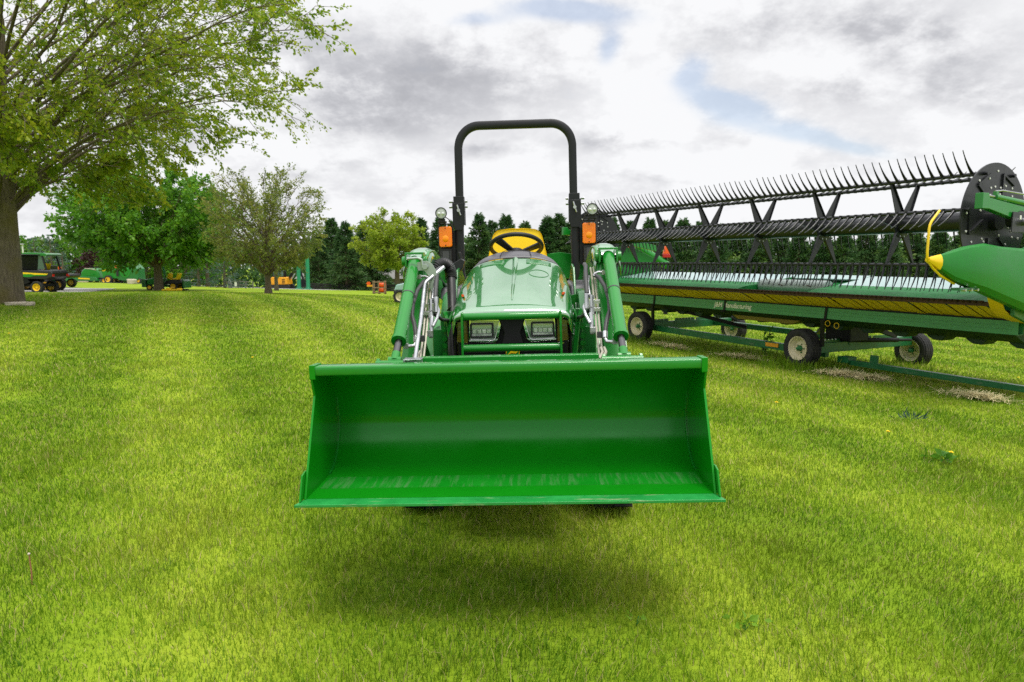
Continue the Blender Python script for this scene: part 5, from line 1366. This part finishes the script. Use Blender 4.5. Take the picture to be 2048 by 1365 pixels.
# light post far left
p = at(51, 566, 62); t = thing('light_post', 'thin pale post with a small lamp above the utility vehicle cab', 'post', (p.x, p.y, gz(p.x, p.y)))
m = MB(); m.cyl((0, 0, 0), (0, 0, 3.35), .06, 10); m.build('pole', M['white'], t); m = MB(); m.box((0, -.05, 3.4), (.26, .2, .12)); m.build('lamp_head', M['steel'], t, bevel=.02)
# green columns
for u, vt, lab in ((598.5, 533, 'shorter left one of two teal green steel columns on the gravel pad'), (616.5, 514, 'taller right one of two teal green steel columns on the gravel pad')):
    p = at(u, 579, 66); h = at(u, vt, 66).z - gz(p.x, p.y); t = thing('steel_column', lab, 'column', (p.x, p.y, gz(p.x, p.y)), 0, 'teal green steel columns')
    m = MB(); m.cyl((0, 0, 0), (0, 0, h), .185, 20)
    m.build('shaft', M['polegreen'], t, smooth=50); m = MB(); m.box((0, 0, .05), (.62, .62, .10)); m.cyl((0, 0, .1), (0, 0, .2), .24, 20); m.build('base_plate', M['polegreen'], t, bevel=.02)
# stones
def stone(u, v, Y, size, name, label, seed):
    p = at(u, v, Y); rnd = random.Random(seed); b = bmesh.new(); bmesh.ops.create_cube(b, size=1)
    bmesh.ops.subdivide_edges(b, edges=b.edges[:], cuts=3, use_grid_fill=True)
    for q in b.verts:
        l = q.co.length; q.co = q.co * (.8 + .2 * (.6 / l)) + Vector((rnd.uniform(-.05, .05), rnd.uniform(-.05, .05), rnd.uniform(-.04, .04)))
        q.co = Vector((q.co.x * size[0], q.co.y * size[1], (q.co.z + .42) * size[2]))
    me = bpy.data.meshes.new(name); b.to_mesh(me); b.free(); me.materials.append(M['concrete']); me.shade_smooth()
    o = bpy.data.objects.new(name, me); C.objects.link(o); o.location = (p.x, p.y, gz(p.x, p.y)); tag(o, label, 'stone'); return o


stone(40, 611, 15.6, (.50, .30, .09), 'flat_stone', 'flat pale stone lying at the foot of the big maple trunk', 1)
stone(264, 569, 66, (.75, .5, .52), 'stone_block', 'pale stone block on the grass before the hay baler', 2)
stone(166, 562, 80, (1.0, .6, .95), 'stone_block', 'large pale stone block behind the low green mower', 3)


# ------------------------------------------------------------------ machines in the distance (x along the machine, its rear at the right)
def wheel(parent, x, y, r, w_, rimm, spokes=0):
    e = thing('wheel', None, None, (x, y, r)); e.parent = parent
    m = MB(); m.lathe([(r * .60, -w_ * .4), (r * .78, -w_ * .5), (r * .95, -w_ * .46), (r, -w_ * .25), (r, w_ * .25), (r * .95, w_ * .46), (r * .78, w_ * .5), (r * .60, w_ * .4)], (0, 0, 0), (0, 1, 0), 28)
    for k in range(14):
        rm = Matrix.Rotation(2 * PI * k / 14, 3, 'Y'); m.box(rm @ Vector((0, (-1) ** k * w_ * .2, r)), (.05, w_ * .45, .03), rm)
    m.build('tyre', M['rubber'], e)
    m = MB(); m.lathe([(.001, -w_ * .30), (r * .15, -w_ * .32), (r * .2, -w_ * .15), (r * .48, -w_ * .18), (r * .56, -w_ * .38), (r * .62, -w_ * .42), (r * .62, w_ * .4), (.001, w_ * .3)], (0, 0, 0), (0, 1, 0), 24, closed=False)
    for k in range(spokes):
        a = 2 * PI * k / spokes; m.cyl((r * .36 * math.cos(a), -w_ * .20, r * .36 * math.sin(a)), (r * .36 * math.cos(a), -w_ * .1, r * .36 * math.sin(a)), r * .055, 8, mi=1)
    m.build('rim', [rimm, M['black']], e)
    return e


def place(name, label, cat, u, v, Y, rot=0, group=None):
    p = at(u, v, Y); return thing(name, label, cat, (p.x, p.y, gz(p.x, p.y)), rot, group)


t = place('utility_vehicle', 'black cabbed utility vehicle with yellow striped cargo bed, half behind the maple trunk', 'utility vehicle', 91, 585, 40)
for y in (-.62, .62):
    wheel(t, 0, y, .345, .30, M['rim_yellow'], 8); wheel(t, -2.05, y, .345, .30, M['rim_yellow'], 8)
m = MB(); m.prism([(-.78, .94), (-.78, 1.30), (.86, 1.28), (.98, 1.16), (.92, .94), (.55, .80), (-.45, .82)], 'y', -.72, .72); bed = m.build('cargo_bed', M['plastic'], t, bevel=.03)
m = MB(); m.prism([(-.78, 1.20), (.72, 1.12), (.66, 1.06), (-.05, 1.06), (-.25, 1.10), (-.78, 1.10)], 'y', -.735, -.722); m.build('stripe', M['yellow'], bed)
m = MB(); m.prism([(-.78, 1.10), (-.25, 1.10), (-.05, 1.06), (.66, 1.06), (.60, 1.00), (-.1, .99), (-.3, .93), (-.78, .94)], 'y', -.733, -.722); m.build('side_decal', M['paint'], bed)
m = MB(); m.box((.93, -.62, 1.02), (.09, .16, .14)); m.box((.93, .62, 1.02), (.09, .16, .14)); m.build('tail_light', M['redlens'], bed, bevel=.02)
m = MB(); m.prism([(-.80, .42), (-.80, 1.35), (-.70, 2.12), (-.80, 2.22), (-2.0, 2.22), (-2.35, 1.45), (-3.0, 1.20), (-3.05, .6), (-2.6, .45)], 'y', -.70, .70); cab = m.build('cab', M['plastic'], t, bevel=.05)
m = MB(); m.prism([(-1.2, 1.30), (-1.18, 2.08), (-1.92, 2.08), (-2.2, 1.45), (-2.2, 1.25)], 'y', -.712, -.70); m.build('window', M['winglass'], cab)
m = MB(); m.prism([(-.90, 1.38), (-.84, 2.05), (-1.10, 2.05), (-1.12, 1.38)], 'y', -.712, -.70); m.build('window', M['winglass'], cab)
m = MB(); m.prism([(-.62, 2.16), (-.62, 2.23), (-2.05, 2.26), (-2.1, 2.18)], 'y', -.74, .74); m.build('roof', M['plastic'], cab, bevel=.03)
m = MB(); m.prism([(-.75, .50), (-.40, .62), (-.55, .86), (-.75, .94)], 'y', -.66, .66); m.box((-1.0, 0, .45), (2.6, 1.0, .16)); m.build('frame', M['black'], t, bevel=.02)

t = place('utility_vehicle', 'green roofed utility vehicle with rear window and yellow seat, behind the black one', 'utility vehicle', 107, 583, 43.5)
for y in (-.60, .60):
    wheel(t, 0, y, .36, .32, M['rim_yellow'], 0); wheel(t, -2.0, y, .34, .30, M['rim_yellow'], 0)
m = MB(); m.prism([(-1.30, 2.32), (-1.25, 2.40), (.10, 2.37), (.28, 2.27), (.22, 2.18), (-1.30, 2.20)], 'y', -.74, .74); m.build('roof', M['paint'], t, bevel=.03)
for x0, x1 in ((-1.25, -1.2), (-.10, .12), (-2.1, -1.75)):
    for y in (-.66, .66): m = MB(); m.bar((x1, y, 1.30), (x0, y, 2.24), .08, .08); m.build('cab_post', M['plastic'], t)
m = MB(); m.prism([(-1.16, 1.38), (-1.16, 2.18), (-.16, 2.18), (.02, 1.38)], 'y', -.672, -.66); m.build('window', M['winglass'], t)
m = MB(); m.prism([(-1.9, 1.38), (-1.28, 1.38), (-1.28, 2.18), (-1.75, 2.18)], 'y', -.672, -.66); m.build('window', M['winglass'], t)
m = MB(); m.bar((-.15, -.3, 1.25), (.0, -.3, 1.72), .12, .5, up=(0, 1, 0)); m.build('seat', M['seat'], t, bevel=.04)
m = MB(); m.prism([(-2.7, .6), (-2.7, 1.15), (-2.2, 1.35), (.55, 1.32), (.62, 1.0), (.4, .7), (-.4, .7), (-.6, .5), (-1.5, .5)], 'y', -.62, .62); m.build('body', M['plastic'], t, bevel=.04)
m = MB(); m.prism([(-.5, 1.18), (.5, 1.18), (.46, 1.04), (-.45, 1.04)], 'y', -.64, -.62); m.build('side_decal', M['paint'], t)

t = place('utility_vehicle', 'open green utility vehicle with red tail lights, rightmost of the parked three', 'utility vehicle', 134, 580, 50)
for y in (-.60, .60):
    wheel(t, 0, y, .32, .28, M['rim_yellow'], 6); wheel(t, -1.9, y, .32, .28, M['rim_yellow'], 6)
m = MB(); m.prism([(-.8, .78), (-.8, 1.02), (.62, .98), (.66, .84), (.5, .70), (-.5, .70)], 'y', -.72, .72); bed = m.build('cargo_bed', M['plastic'], t, bevel=.03)
m = MB(); m.prism([(-.2, .92), (.45, .90), (.42, .83), (-.2, .84)], 'y', -.735, -.72); m.build('stripe', M['yellow'], bed)
for x in (-.30, .62): m = MB(); m.box((x, -.70, .88), (.12, .10, .12)); m.build('tail_light', M['redlens'], bed, bevel=.02)
m = MB(); m.prism([(-2.6, .4), (-2.6, .95), (-1.9, 1.1), (-.85, 1.05), (-.85, .4)], 'y', -.62, .62); m.build('body', M['paint'], t, bevel=.05)
m = MB(); m.prism([(-1.3, 1.05), (-1.0, 1.6), (-.86, 1.6), (-.95, 1.05)], 'y', -.5, .5); m.build('seat', M['plastic'], t, bevel=.05)
m = MB(); m.tube([(-.85, -.6, 1.0), (-.9, -.6, 1.95), (-.9, .6, 1.95), (-.85, .6, 1.0)], .03, 8); m.build('roll_bar', M['black'], t)
m = MB(); m.box((-.35, -.1, 1.4), (.18, .14, .2)); m.build('beacon', M['orange'], t, bevel=.03)

t = place('hay_baler', 'green round hay baler with raised front and yellow wheels on the driveway', 'baler', 228, 566, 73)
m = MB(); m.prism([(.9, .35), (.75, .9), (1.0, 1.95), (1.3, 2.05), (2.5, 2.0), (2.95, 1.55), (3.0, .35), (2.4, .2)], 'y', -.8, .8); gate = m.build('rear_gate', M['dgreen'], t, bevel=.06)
m = MB(); m.cyl((1.7, -.83, 1.15), (1.7, -.80, 1.15), .55, 28); m.cyl((1.7, -.85, 1.15), (1.7, -.82, 1.15), .32, 24); m.build('gate_disc', M['paint'], gate, bevel=.01)
m = MB(); m.bar((2.1, -.83, 1.95), (2.75, -.83, 1.55), .05, .05); m.build('gate_strut', M['steel'], gate)
m = MB(); m.prism([(-.8, 1.25), (-.45, 2.35), (.35, 2.25), (1.15, 1.75), (1.05, .5), (-.6, .5)], 'y', -.85, .85); body = m.build('bale_chamber', M['paint'], t, bevel=.06)
m = MB(); m.prism([(-.72, 1.45), (-.70, 1.28), (.2, 1.32), (.2, 1.48)], 'y', -.87, -.85); m.build('stripe', M['yellow'], body)
m = MB(); m.box((.95, -.9, 1.15), (.25, .1, .8)); m.build('side_cover', M['plastic'], body, bevel=.04); m = MB(); m.box((.85, -.9, 1.75), (.22, .06, .26)); m.build('warning_triangle', M['orange'], body)
for y in (-.95, .95): wheel(t, 0, y, .42, .35, M['rim_yellow']); wheel(t, -.42, y, .30, .25, M['rim_yellow'])
wheel(t, 2.95, -.6, .27, .2, M['rim_yellow'])
m = MB(); m.box((2.4, 0, .35), (1.6, .3, .14)); m.box((-.8, 0, .5), (1.8, .2, .15)); m.build('frame', M['black'], t); m = MB(); m.box((2.6, -.6, .75), (.05, .05, .14)); m.build('reflector', M['orange'], t)

t = place('mower_conditioner', 'low green mower with a rounded hood and yellow stripes left of the hay baler', 'mower', 186, 566, 74)
m = MB(); m.prism([(-.6, .3), (-.55, 1.15), (-.3, 1.5), (.3, 1.6), (1.1, 1.5), (1.35, 1.1), (1.4, .3)], 'y', -1.1, 1.1); m.build('hood', M['paint'], t, bevel=.12, bseg=3)
m = MB(); m.prism([(-2.0, .25), (-1.9, .55), (-.9, .8), (1.2, .62), (1.4, .25)], 'y', -1.5, 1.3); deck = m.build('cutter_deck', M['dgreen'], t, bevel=.04)
m = MB(); m.prism([(-.6, .58), (.6, .52), (.6, .40), (-.6, .46)], 'y', -1.52, -1.5); m.build('stripe', M['yellow'], deck); m = MB(); m.prism([(-.1, 1.60), (.6, 1.58), (1.15, 1.40), (1.1, 1.33), (.5, 1.48), (-.1, 1.5)], 'y', -1.12, -1.1); m.build('top_stripe', M['cream'], t)
m = MB(); m.bar((-2.2, -1.4, .6), (.9, -1.4, .95), .1, .1); m.build('tongue', M['paint'], t)

t = place('lawn_mower', 'green riding mower with yellow seat and black fenders behind the shade tree trunk', 'mower', 330, 578, 46)
for y in (-.45, .45): wheel(t, -.78, y, .20, .18, M['rim_yellow']); wheel(t, .82, y, .27, .26, M['rim_yellow'])
m = MB(); m.prism([(-1.05, .35), (-1.05, .72), (-.6, .82), (.05, .78), (.1, .35)], 'y', -.3, .3); m.build('hood', M['paint'], t, bevel=.06)
m = MB(); m.prism([(.2, .42), (.35, .62), (.8, .72), (1.3, .68), (1.42, .5), (1.2, .42)], 'y', -.56, .56); m.build('fender', M['plastic'], t, bevel=.05)
m = MB(); m.prism([(.45, .68), (.95, .68), (1.12, 1.12), (1.0, 1.15), (.86, .8), (.45, .8)], 'y', -.25, .25); m.build('seat', M['seat'], t, bevel=.04)
m = MB(); m.prism([(.25, .75), (.42, .75), (.5, 1.12), (.38, 1.15)], 'y', -.25, .25); m.build('console', M['seat'], t, bevel=.04)
m = MB(); m.bar((.05, 0, .75), (.02, 0, 1.35), .12, .12); m.bar((.02, 0, 1.3), (-.06, 0, 1.55), .1, .1); m.build('steering_column', M['polegreen'], t, bevel=.02)
m = MB(); m.prism([(-1.35, .2), (-1.35, .72), (-1.1, .72), (-1.05, .2)], 'y', -.4, .4); m.prism([(1.40, .15), (1.40, .75), (1.55, .6), (1.6, .15)], 'y', -.45, .45); m.build('bagger_bracket', M['dgreen'], t, bevel=.03)
m = MB(); m.box((.1, 0, .28), (.9, .9, .14)); m.build('mower_deck', M['dgreen'], t, bevel=.04)
p = at(350, 582, 44); t = thing('mower_blade_deck', 'yellow mower deck lying flat on the grass behind the shade tree', 'mower deck', (p.x, p.y, gz(p.x, p.y)))
m = MB(); m.box((-.1, 0, .07), (1.3, .5, .10)); m.cyl((-.4, 0, .1), (-.4, 0, .2), .16, 16); m.cyl((.3, 0, .1), (.3, 0, .18), .16, 16); m.build('shell', M['yellow'], t, bevel=.03); m = MB(); m.box((.68, 0, .09), (.3, .3, .08)); m.build('chute', M['plastic'], t, bevel=.02)

t = place('excavator', 'yellow excavator with dark cab and black arm parked on the gravel pad', 'excavator', 566, 576, 73)
m = MB(); m.prism([(-1.0, .45), (-1.0, 1.15), (-.85, 1.28), (.72, 1.25), (.78, .50)], 'y', -.85, .85); m.build('house', M['exyellow'], t, bevel=.05)
m = MB()
for k in range(3): m.box((.35, -.86, .68 + .17 * k), (.30, .03, .07))
m.build('vent', M['black'], t)
m = MB(); m.prism([(-.9, 1.26), (-.85, 1.95), (.35, 1.95), (.42, 1.26)], 'y', -.6, .2); cb = m.build('cab', M['black'], t, bevel=.05); m = MB(); m.box((-.45, -.61, 1.6), (.62, .03, .52)); m.build('window', M['winglass'], cb); m = MB(); m.box((.12, -.61, 1.6), (.34, .03, .52)); m.build('window', M['winglass'], cb)
m = MB(); m.bar((.6, 0, 1.0), (1.1, 0, 1.75), .2, .26); m.bar((1.05, 0, 1.75), (1.9, 0, 1.92), .2, .22); m.bar((1.9, 0, 1.9), (2.2, 0, 1.0), .18, .18); arm_ = m.build('boom', M['black'], t, bevel=.03)
m = MB(); m.prism([(2.0, .15), (2.05, 1.0), (2.3, 1.0), (2.5, .3)], 'y', -.35, .35); m.build('digging_bucket', M['black'], t, bevel=.03); m = MB(); m.bar((.95, -.02, 1.05), (1.35, -.02, 1.65), .1, .1); m.build('boom_cylinder', M['steel'], arm_)
for y in (-.8, .8): m = MB(); m.prism(rrect(-.1, .24, 2.2, .46, .22, 6), 'y', y - .2, y + .2); m.build('track', M['rubber'], t)

t = place('implement_trailer', 'long black trailer tongue with an orange triangle and amber marker plate', 'trailer', 738, 587, 57)
S_ = 57 / 1365
m = MB(); m.bar((-.25, 0, .68), (2.7, 0, .62), .18, .2); m.bar((.35, 0, .65), (.5, 0, 0), .12, .14); m.bar((2.2, .4, .6), (2.4, .4, 0), .1, .1); m.build('tongue', M['black'], t)
m = MB(); m.prism([(-.18, .84), (-.06, .72), (.10, .72), (.20, .84), (.10, .98), (-.06, .98)], 'y', -.16, -.13); m.build('warning_triangle', M['orange'], t); m = MB(); m.box((.13, -.15, .65), (.52, .03, .15)); m.build('marker_plate', M['exyellow'], t)
m = MB(); m.prism(rrect(2.7, .55, .9, .45, .15), 'y', -.3, .3); m.build('gear_case', M['tgreen'], t)
t = place('wooden_rack', 'weathered wooden rack holding two orange tanks behind the black trailer tongue', 'rack', 758, 588, 56)
for x in (-.42, .02, .52):
    for y in (-.25, .25): m = MB(); m.box((x, y, .52), (.09, .09, 1.12)); m.build('post', M['wood'], t)
for z in (.12, .52, .98):
    for y in (-.25, .25): m = MB(); m.box((.05, y - .06, z), (1.05, .04, .07)); m.build('rail', M['wood'], t)
for z, lab in ((.33, 'lower of two orange tanks lying in the wooden rack'), (.74, 'upper of two orange tanks lying in the wooden rack')):
    p = t.location; k_ = thing('fuel_tank', lab, 'tank', (p.x + .26, p.y - .1, p.z + z), 0, 'orange tanks in the wooden rack')
    m = MB(); m.lathe([(.001, -.30), (.12, -.29), (.17, -.24), (.18, 0), (.17, .24), (.12, .29), (.001, .30)], (0, 0, 0), (1, 0, 0), 20, closed=False); m.build('shell', M['orange'], k_, smooth=60); m = MB(); m.cyl((0, 0, .17), (0, 0, .22), .04, 10); m.build('cap', M['black'], k_)
t = place('garden_trailer', 'small pale green trailer with a black tyre, peeping out left of the loader arm', 'trailer', 809, 608, 27)
wheel(t, -.12, -.3, .26, .2, M['rim_cream']); wheel(t, -.12, .9, .26, .2, M['rim_cream'])
m = MB(); m.prism([(-.35, .50), (-.25, .72), (.2, .82), (.9, .80), (.9, .50)], 'y', -.35, 1.0); m.build('tub', M['pale'], t, bevel=.04); m = MB(); m.box((.2, .3, .42), (1.2, .8, .08)); m.bar((.8, .3, .42), (1.6, .3, .3), .07, .07); m.build('frame', M['black'], t)

# grain auger behind the header
t = place('grain_auger', 'green slanting auger tube with red hopper behind the far half of the reel', 'auger', 1300, 590, 27)
a_ = at(1272, 492, 27) - t.location; b_ = at(1335, 532, 27) - t.location
m = MB(); m.tube([a_, b_], .16, 14); m.build('tube', M['paint'], t, smooth=50)
m = MB(); q_ = at(1262, 514, 27.2) - t.location; m.bar(a_ + Vector((-.35, .1, .1)), q_ + Vector((.2, 0, -.1)), .14, .14); m.build('red_strut', M['redlens'], t)
q_ = at(1332, 506, 27) - t.location; m = MB(); m.prism([(q_.x - .12, q_.z - .05), (q_.x + .12, q_.z - .05), (q_.x + .06, q_.z + .26), (q_.x - .04, q_.z + .26)], 'y', q_.y - .1, q_.y + .1); m.build('hopper', M['orange'], t, bevel=.02)
m = MB(); m.box((q_.x + .02, q_.y, q_.z - .12), (.3, .2, .14)); m.build('hopper_base', M['redlens'], t, bevel=.02)
m = MB(); m.bar(a_, Vector((a_.x, a_.y, 0)), .09, .09); m.bar(b_, Vector((b_.x, b_.y, 0)), .09, .09); m.bar(q_, Vector((q_.x, q_.y, 0)), .08, .08); m.build('leg', M['black'], t)


# ------------------------------------------------------------------ small things in the grass
def straw_patch(r, c, rx, ry, n, ang):
    px_ = r.normal(0, .55, n) * rx; py_ = (r.normal(0, .5, n) + .45 * np.sin(px_ * 9 / rx + c[0])) * ry; k = np.clip(np.abs(px_ / rx), 0, 1.4)
    x = c[0] + px_ * np.cos(ang) - py_ * np.sin(ang); y = c[1] + px_ * np.sin(ang) + py_ * np.cos(ang); z = ground(x, y) + r.uniform(.045, .085, n) * (1.1 - k * .5)
    a = r.uniform(0, 2 * np.pi, n); L = r.uniform(.05, .18, n); d = np.c_[np.cos(a), np.sin(a), r.uniform(-.25, .35, n)] * L[:, None]; s = np.c_[-np.sin(a), np.cos(a), np.zeros(n)] * .0028
    b = np.c_[x, y, z]; return np.stack([b - s, b + s, b + d + s, b + d - s], 1).reshape(-1, 3)


rr_ = np.random.default_rng(77); vv = []
for u, v, Yg, rx, ry, n in ((1325, 691, 0, .35, .12, 350), (1352, 696, 0, .28, .14, 450), (1480, 714, 0, .50, .14, 650), (1690, 750, 0, .42, .20, 1100), (1745, 759, 0, .30, .14, 450), (1965, 797, 0, .22, .16, 550), (1925, 792, 0, .3, .12, 220)):
    # ground point under the pixel
    Y = 6.0
    for _ in range(60):
        p = at(u, v, Y); g = gz(p.x, Y)
        if p.z <= g + .04: break
        Y += .15
    vv.append(straw_patch(rr_, (p.x, p.y), rx, ry, n, HA + .15))
vv = np.concatenate(vv); n = len(vv) // 4
hay = numpy_mesh('dry_grass_clippings', vv, np.arange(n)[:, None] * 4 + [0, 1, 2, 3], None, M['hay']); tag(hay, 'dry straw coloured clippings lying along the header trailer', 'clippings', kind='stuff')
# long grass round the trailer wheels
vv = []; tt = []; r = rr_
for c, sp, n, h0 in (((4.75, 11.35), .30, 220, .17), ((4.95, 11.25), .4, 260, .14), ((2.8, 15.3), .35, 160, .16), ((7.4, 12.7), .35, 160, .15), ((5.3, 12.6), .7, 260, .13), ((4.1, 13.3), .9, 320, .12), ((3.6, 14.4), .8, 260, .12), ((5.6, 16.6), .6, 160, .16), ((6.0, 11.3), .6, 240, .12)):
    x = r.normal(c[0], sp, n); y = r.normal(c[1], sp, n); z = ground(x, y); h = h0 * r.uniform(.6, 1.5, n); a = r.uniform(0, 6.28, n); ld = np.c_[np.cos(a), np.sin(a)] * (h * r.uniform(.1, .6, n))[:, None]
    s = np.c_[-np.sin(a + .7), np.cos(a + .7), np.zeros(n)] * .005; b = np.c_[x, y, z]; md = b + np.c_[ld * .35, h * .6]; tp = b + np.c_[ld, h]
    vv.append(np.stack([b - s, b + s, md + s * .8, tp, md - s * .8], 1).reshape(-1, 3)); tt.append(np.repeat(np.clip(r.normal(.3, .15, n), 0, .8), 5))
vv = np.concatenate(vv); tt = np.concatenate(tt)
lg_ = numpy_mesh('long_grass', vv, np.arange(len(vv) // 5)[:, None] * 5 + [0, 1, 2, 3, 4], tt, grass.data.materials[0]); tag(lg_, 'long unmown grass around the trailer wheels', 'grass', kind='stuff')


def ground_at(u, v, lift=.0, y0=2.0):
    Y = y0
    while Y < 60:
        p = at(u, v, Y)
        if p.z <= gz(p.x, Y) + lift: return p
        Y += .03
    return p


# leafy weed under the trailer
p = at(1531, 668, 13.2); t = thing('weed_plant', 'dark leafy weed growing up under the trailer between its wheels', 'weed', (p.x, p.y, gz(p.x, p.y)))
rw = np.random.default_rng(3); m = MB(); cp = []; od = []
for k in range(5):
    a = rw.uniform(0, 6.28); hh = rw.uniform(.3, .62); e_ = Vector((.14 * math.cos(a), .14 * math.sin(a), hh)); m.tube([(0, 0, 0), (e_.x * .4, e_.y * .4, hh * .6), e_], [.006, .005, .003], 5)
    for j in range(9): f = .3 + .7 * j / 8; cp.append((e_.x * f, e_.y * f, hh * f)); od.append((rw.normal(), rw.normal(), .1))
m.build('stem', M['tgreen'], t); leaf_cloud('leaves', np.array(cp), np.array(od), .12, np.full(len(cp), .25), M['leaf_deep'], t, rw, aspect=.5)
# dandelions
GD = 'yellow dandelions dotted over the lawn'; d0 = None
for i, (u, v) in enumerate(((1553, 806), (1405, 786), (1776, 865), (2037, 756), (1902, 906), (18, 668), (505, 716), (565, 625))):
    p = ground_at(u, v, .05)
    if d0 is None:
        t = d0 = thing('dandelion', 'yellow dandelion flower open in the short grass', 'dandelion', (0, 0, 0), 0, GD)
        m = MB(); m.tube([(0, 0, 0), (.004, 0, .03), (.002, .002, .055)], .002, 5); m.build('stem', M['leaf_deep'], t)
        m = MB()
        for ring, (rad_, zz, n_) in enumerate(((.018, .056, 16), (.012, .060, 12), (.006, .063, 8))):
            for k in range(n_):
                a = 2 * PI * k / n_ + ring * .2; c_, s_ = math.cos(a), math.sin(a); m.add([(0, 0, zz - .006), (rad_ * c_ - s_ * .003, rad_ * s_ + c_ * .003, zz), (rad_ * 1.1 * c_, rad_ * 1.1 * s_, zz - .001), (rad_ * c_ + s_ * .003, rad_ * s_ - c_ * .003, zz)], [(0, 1, 2, 3)])
        m.build('flower', mat('dandelion_yellow', (.95, .72, .01), .6), t, smooth=0, recalc=False)
    else: t = copy_tree(d0)
    t.location = (p.x, p.y, gz(p.x, p.y)); t.rotation_euler = (0, 0, i * 1.3)
p = ground_at(64, 1172); t = thing('dandelion_stalk', 'bare reddish dandelion stalk with a spent pale head in the near left grass', 'dandelion stalk', (p.x, p.y, gz(p.x, p.y)))
q = at(58, 1110, p.y) - t.location
m = MB(); m.tube([(0, 0, 0), (q.x * .4 + .004, 0, q.z * .4), (q.x, 0, q.z)], [.0042, .0036, .003], 8); m.build('stem', mat('dandelion_stem', (.30, .13, .07), .6), t, smooth=60)
m = MB(); m.ball((q.x, 0, q.z + .004), (.0065, .0065, .006), 8); m.build('seed_head', M['concrete'], t, smooth=60)
# broad leaved weeds in the turf
for k, (u, v, s_, lab) in enumerate(((1490, 1248, .075, 'bright broad leaved weed in the grass in front of the bucket, near the bottom edge'), (1272, 1240, .045, 'tiny pale leaved weed in the grass below the right half of the bucket'),
                                   (1885, 918, .11, 'dark weed rosette around a dandelion in the right hand lawn'), (1820, 840, .10, 'bluish grass like weed clump in the right hand lawn below the trailer tongue'))):
    p = ground_at(u, v, .04); t = thing('weed_plant', lab, 'weed', (p.x, p.y, gz(p.x, p.y)))
    rw = np.random.default_rng(40 + k); n = (14, 6, 26, 24)[k]; m = MB()
    for q in range(3): a = rw.uniform(0, 6.28); m.tube([(0, 0, 0), (.02 * math.cos(a), .02 * math.sin(a), .04)], .0015, 4)
    m.build('stem', M['tgreen'], t)
    a = rw.uniform(0, 6.28, n); r_ = np.abs(rw.normal(0, s_ * .8, n)); cp = np.c_[np.cos(a) * r_, np.sin(a) * r_ * .7, rw.uniform(.035, .055, n)]
    leaf_cloud('leaves', cp, np.c_[np.cos(a), np.sin(a), np.full(n, .35 if k < 3 else 1.6)], s_ * (.7 if k < 3 else 1.1), np.clip(rw.normal((.85, .9, .2, .35)[k], .1, n), 0, 1), M['leaf_deep' if k != 3 else 'needle_blue'], t, rw, aspect=.6 if k < 3 else .1, droop=0)
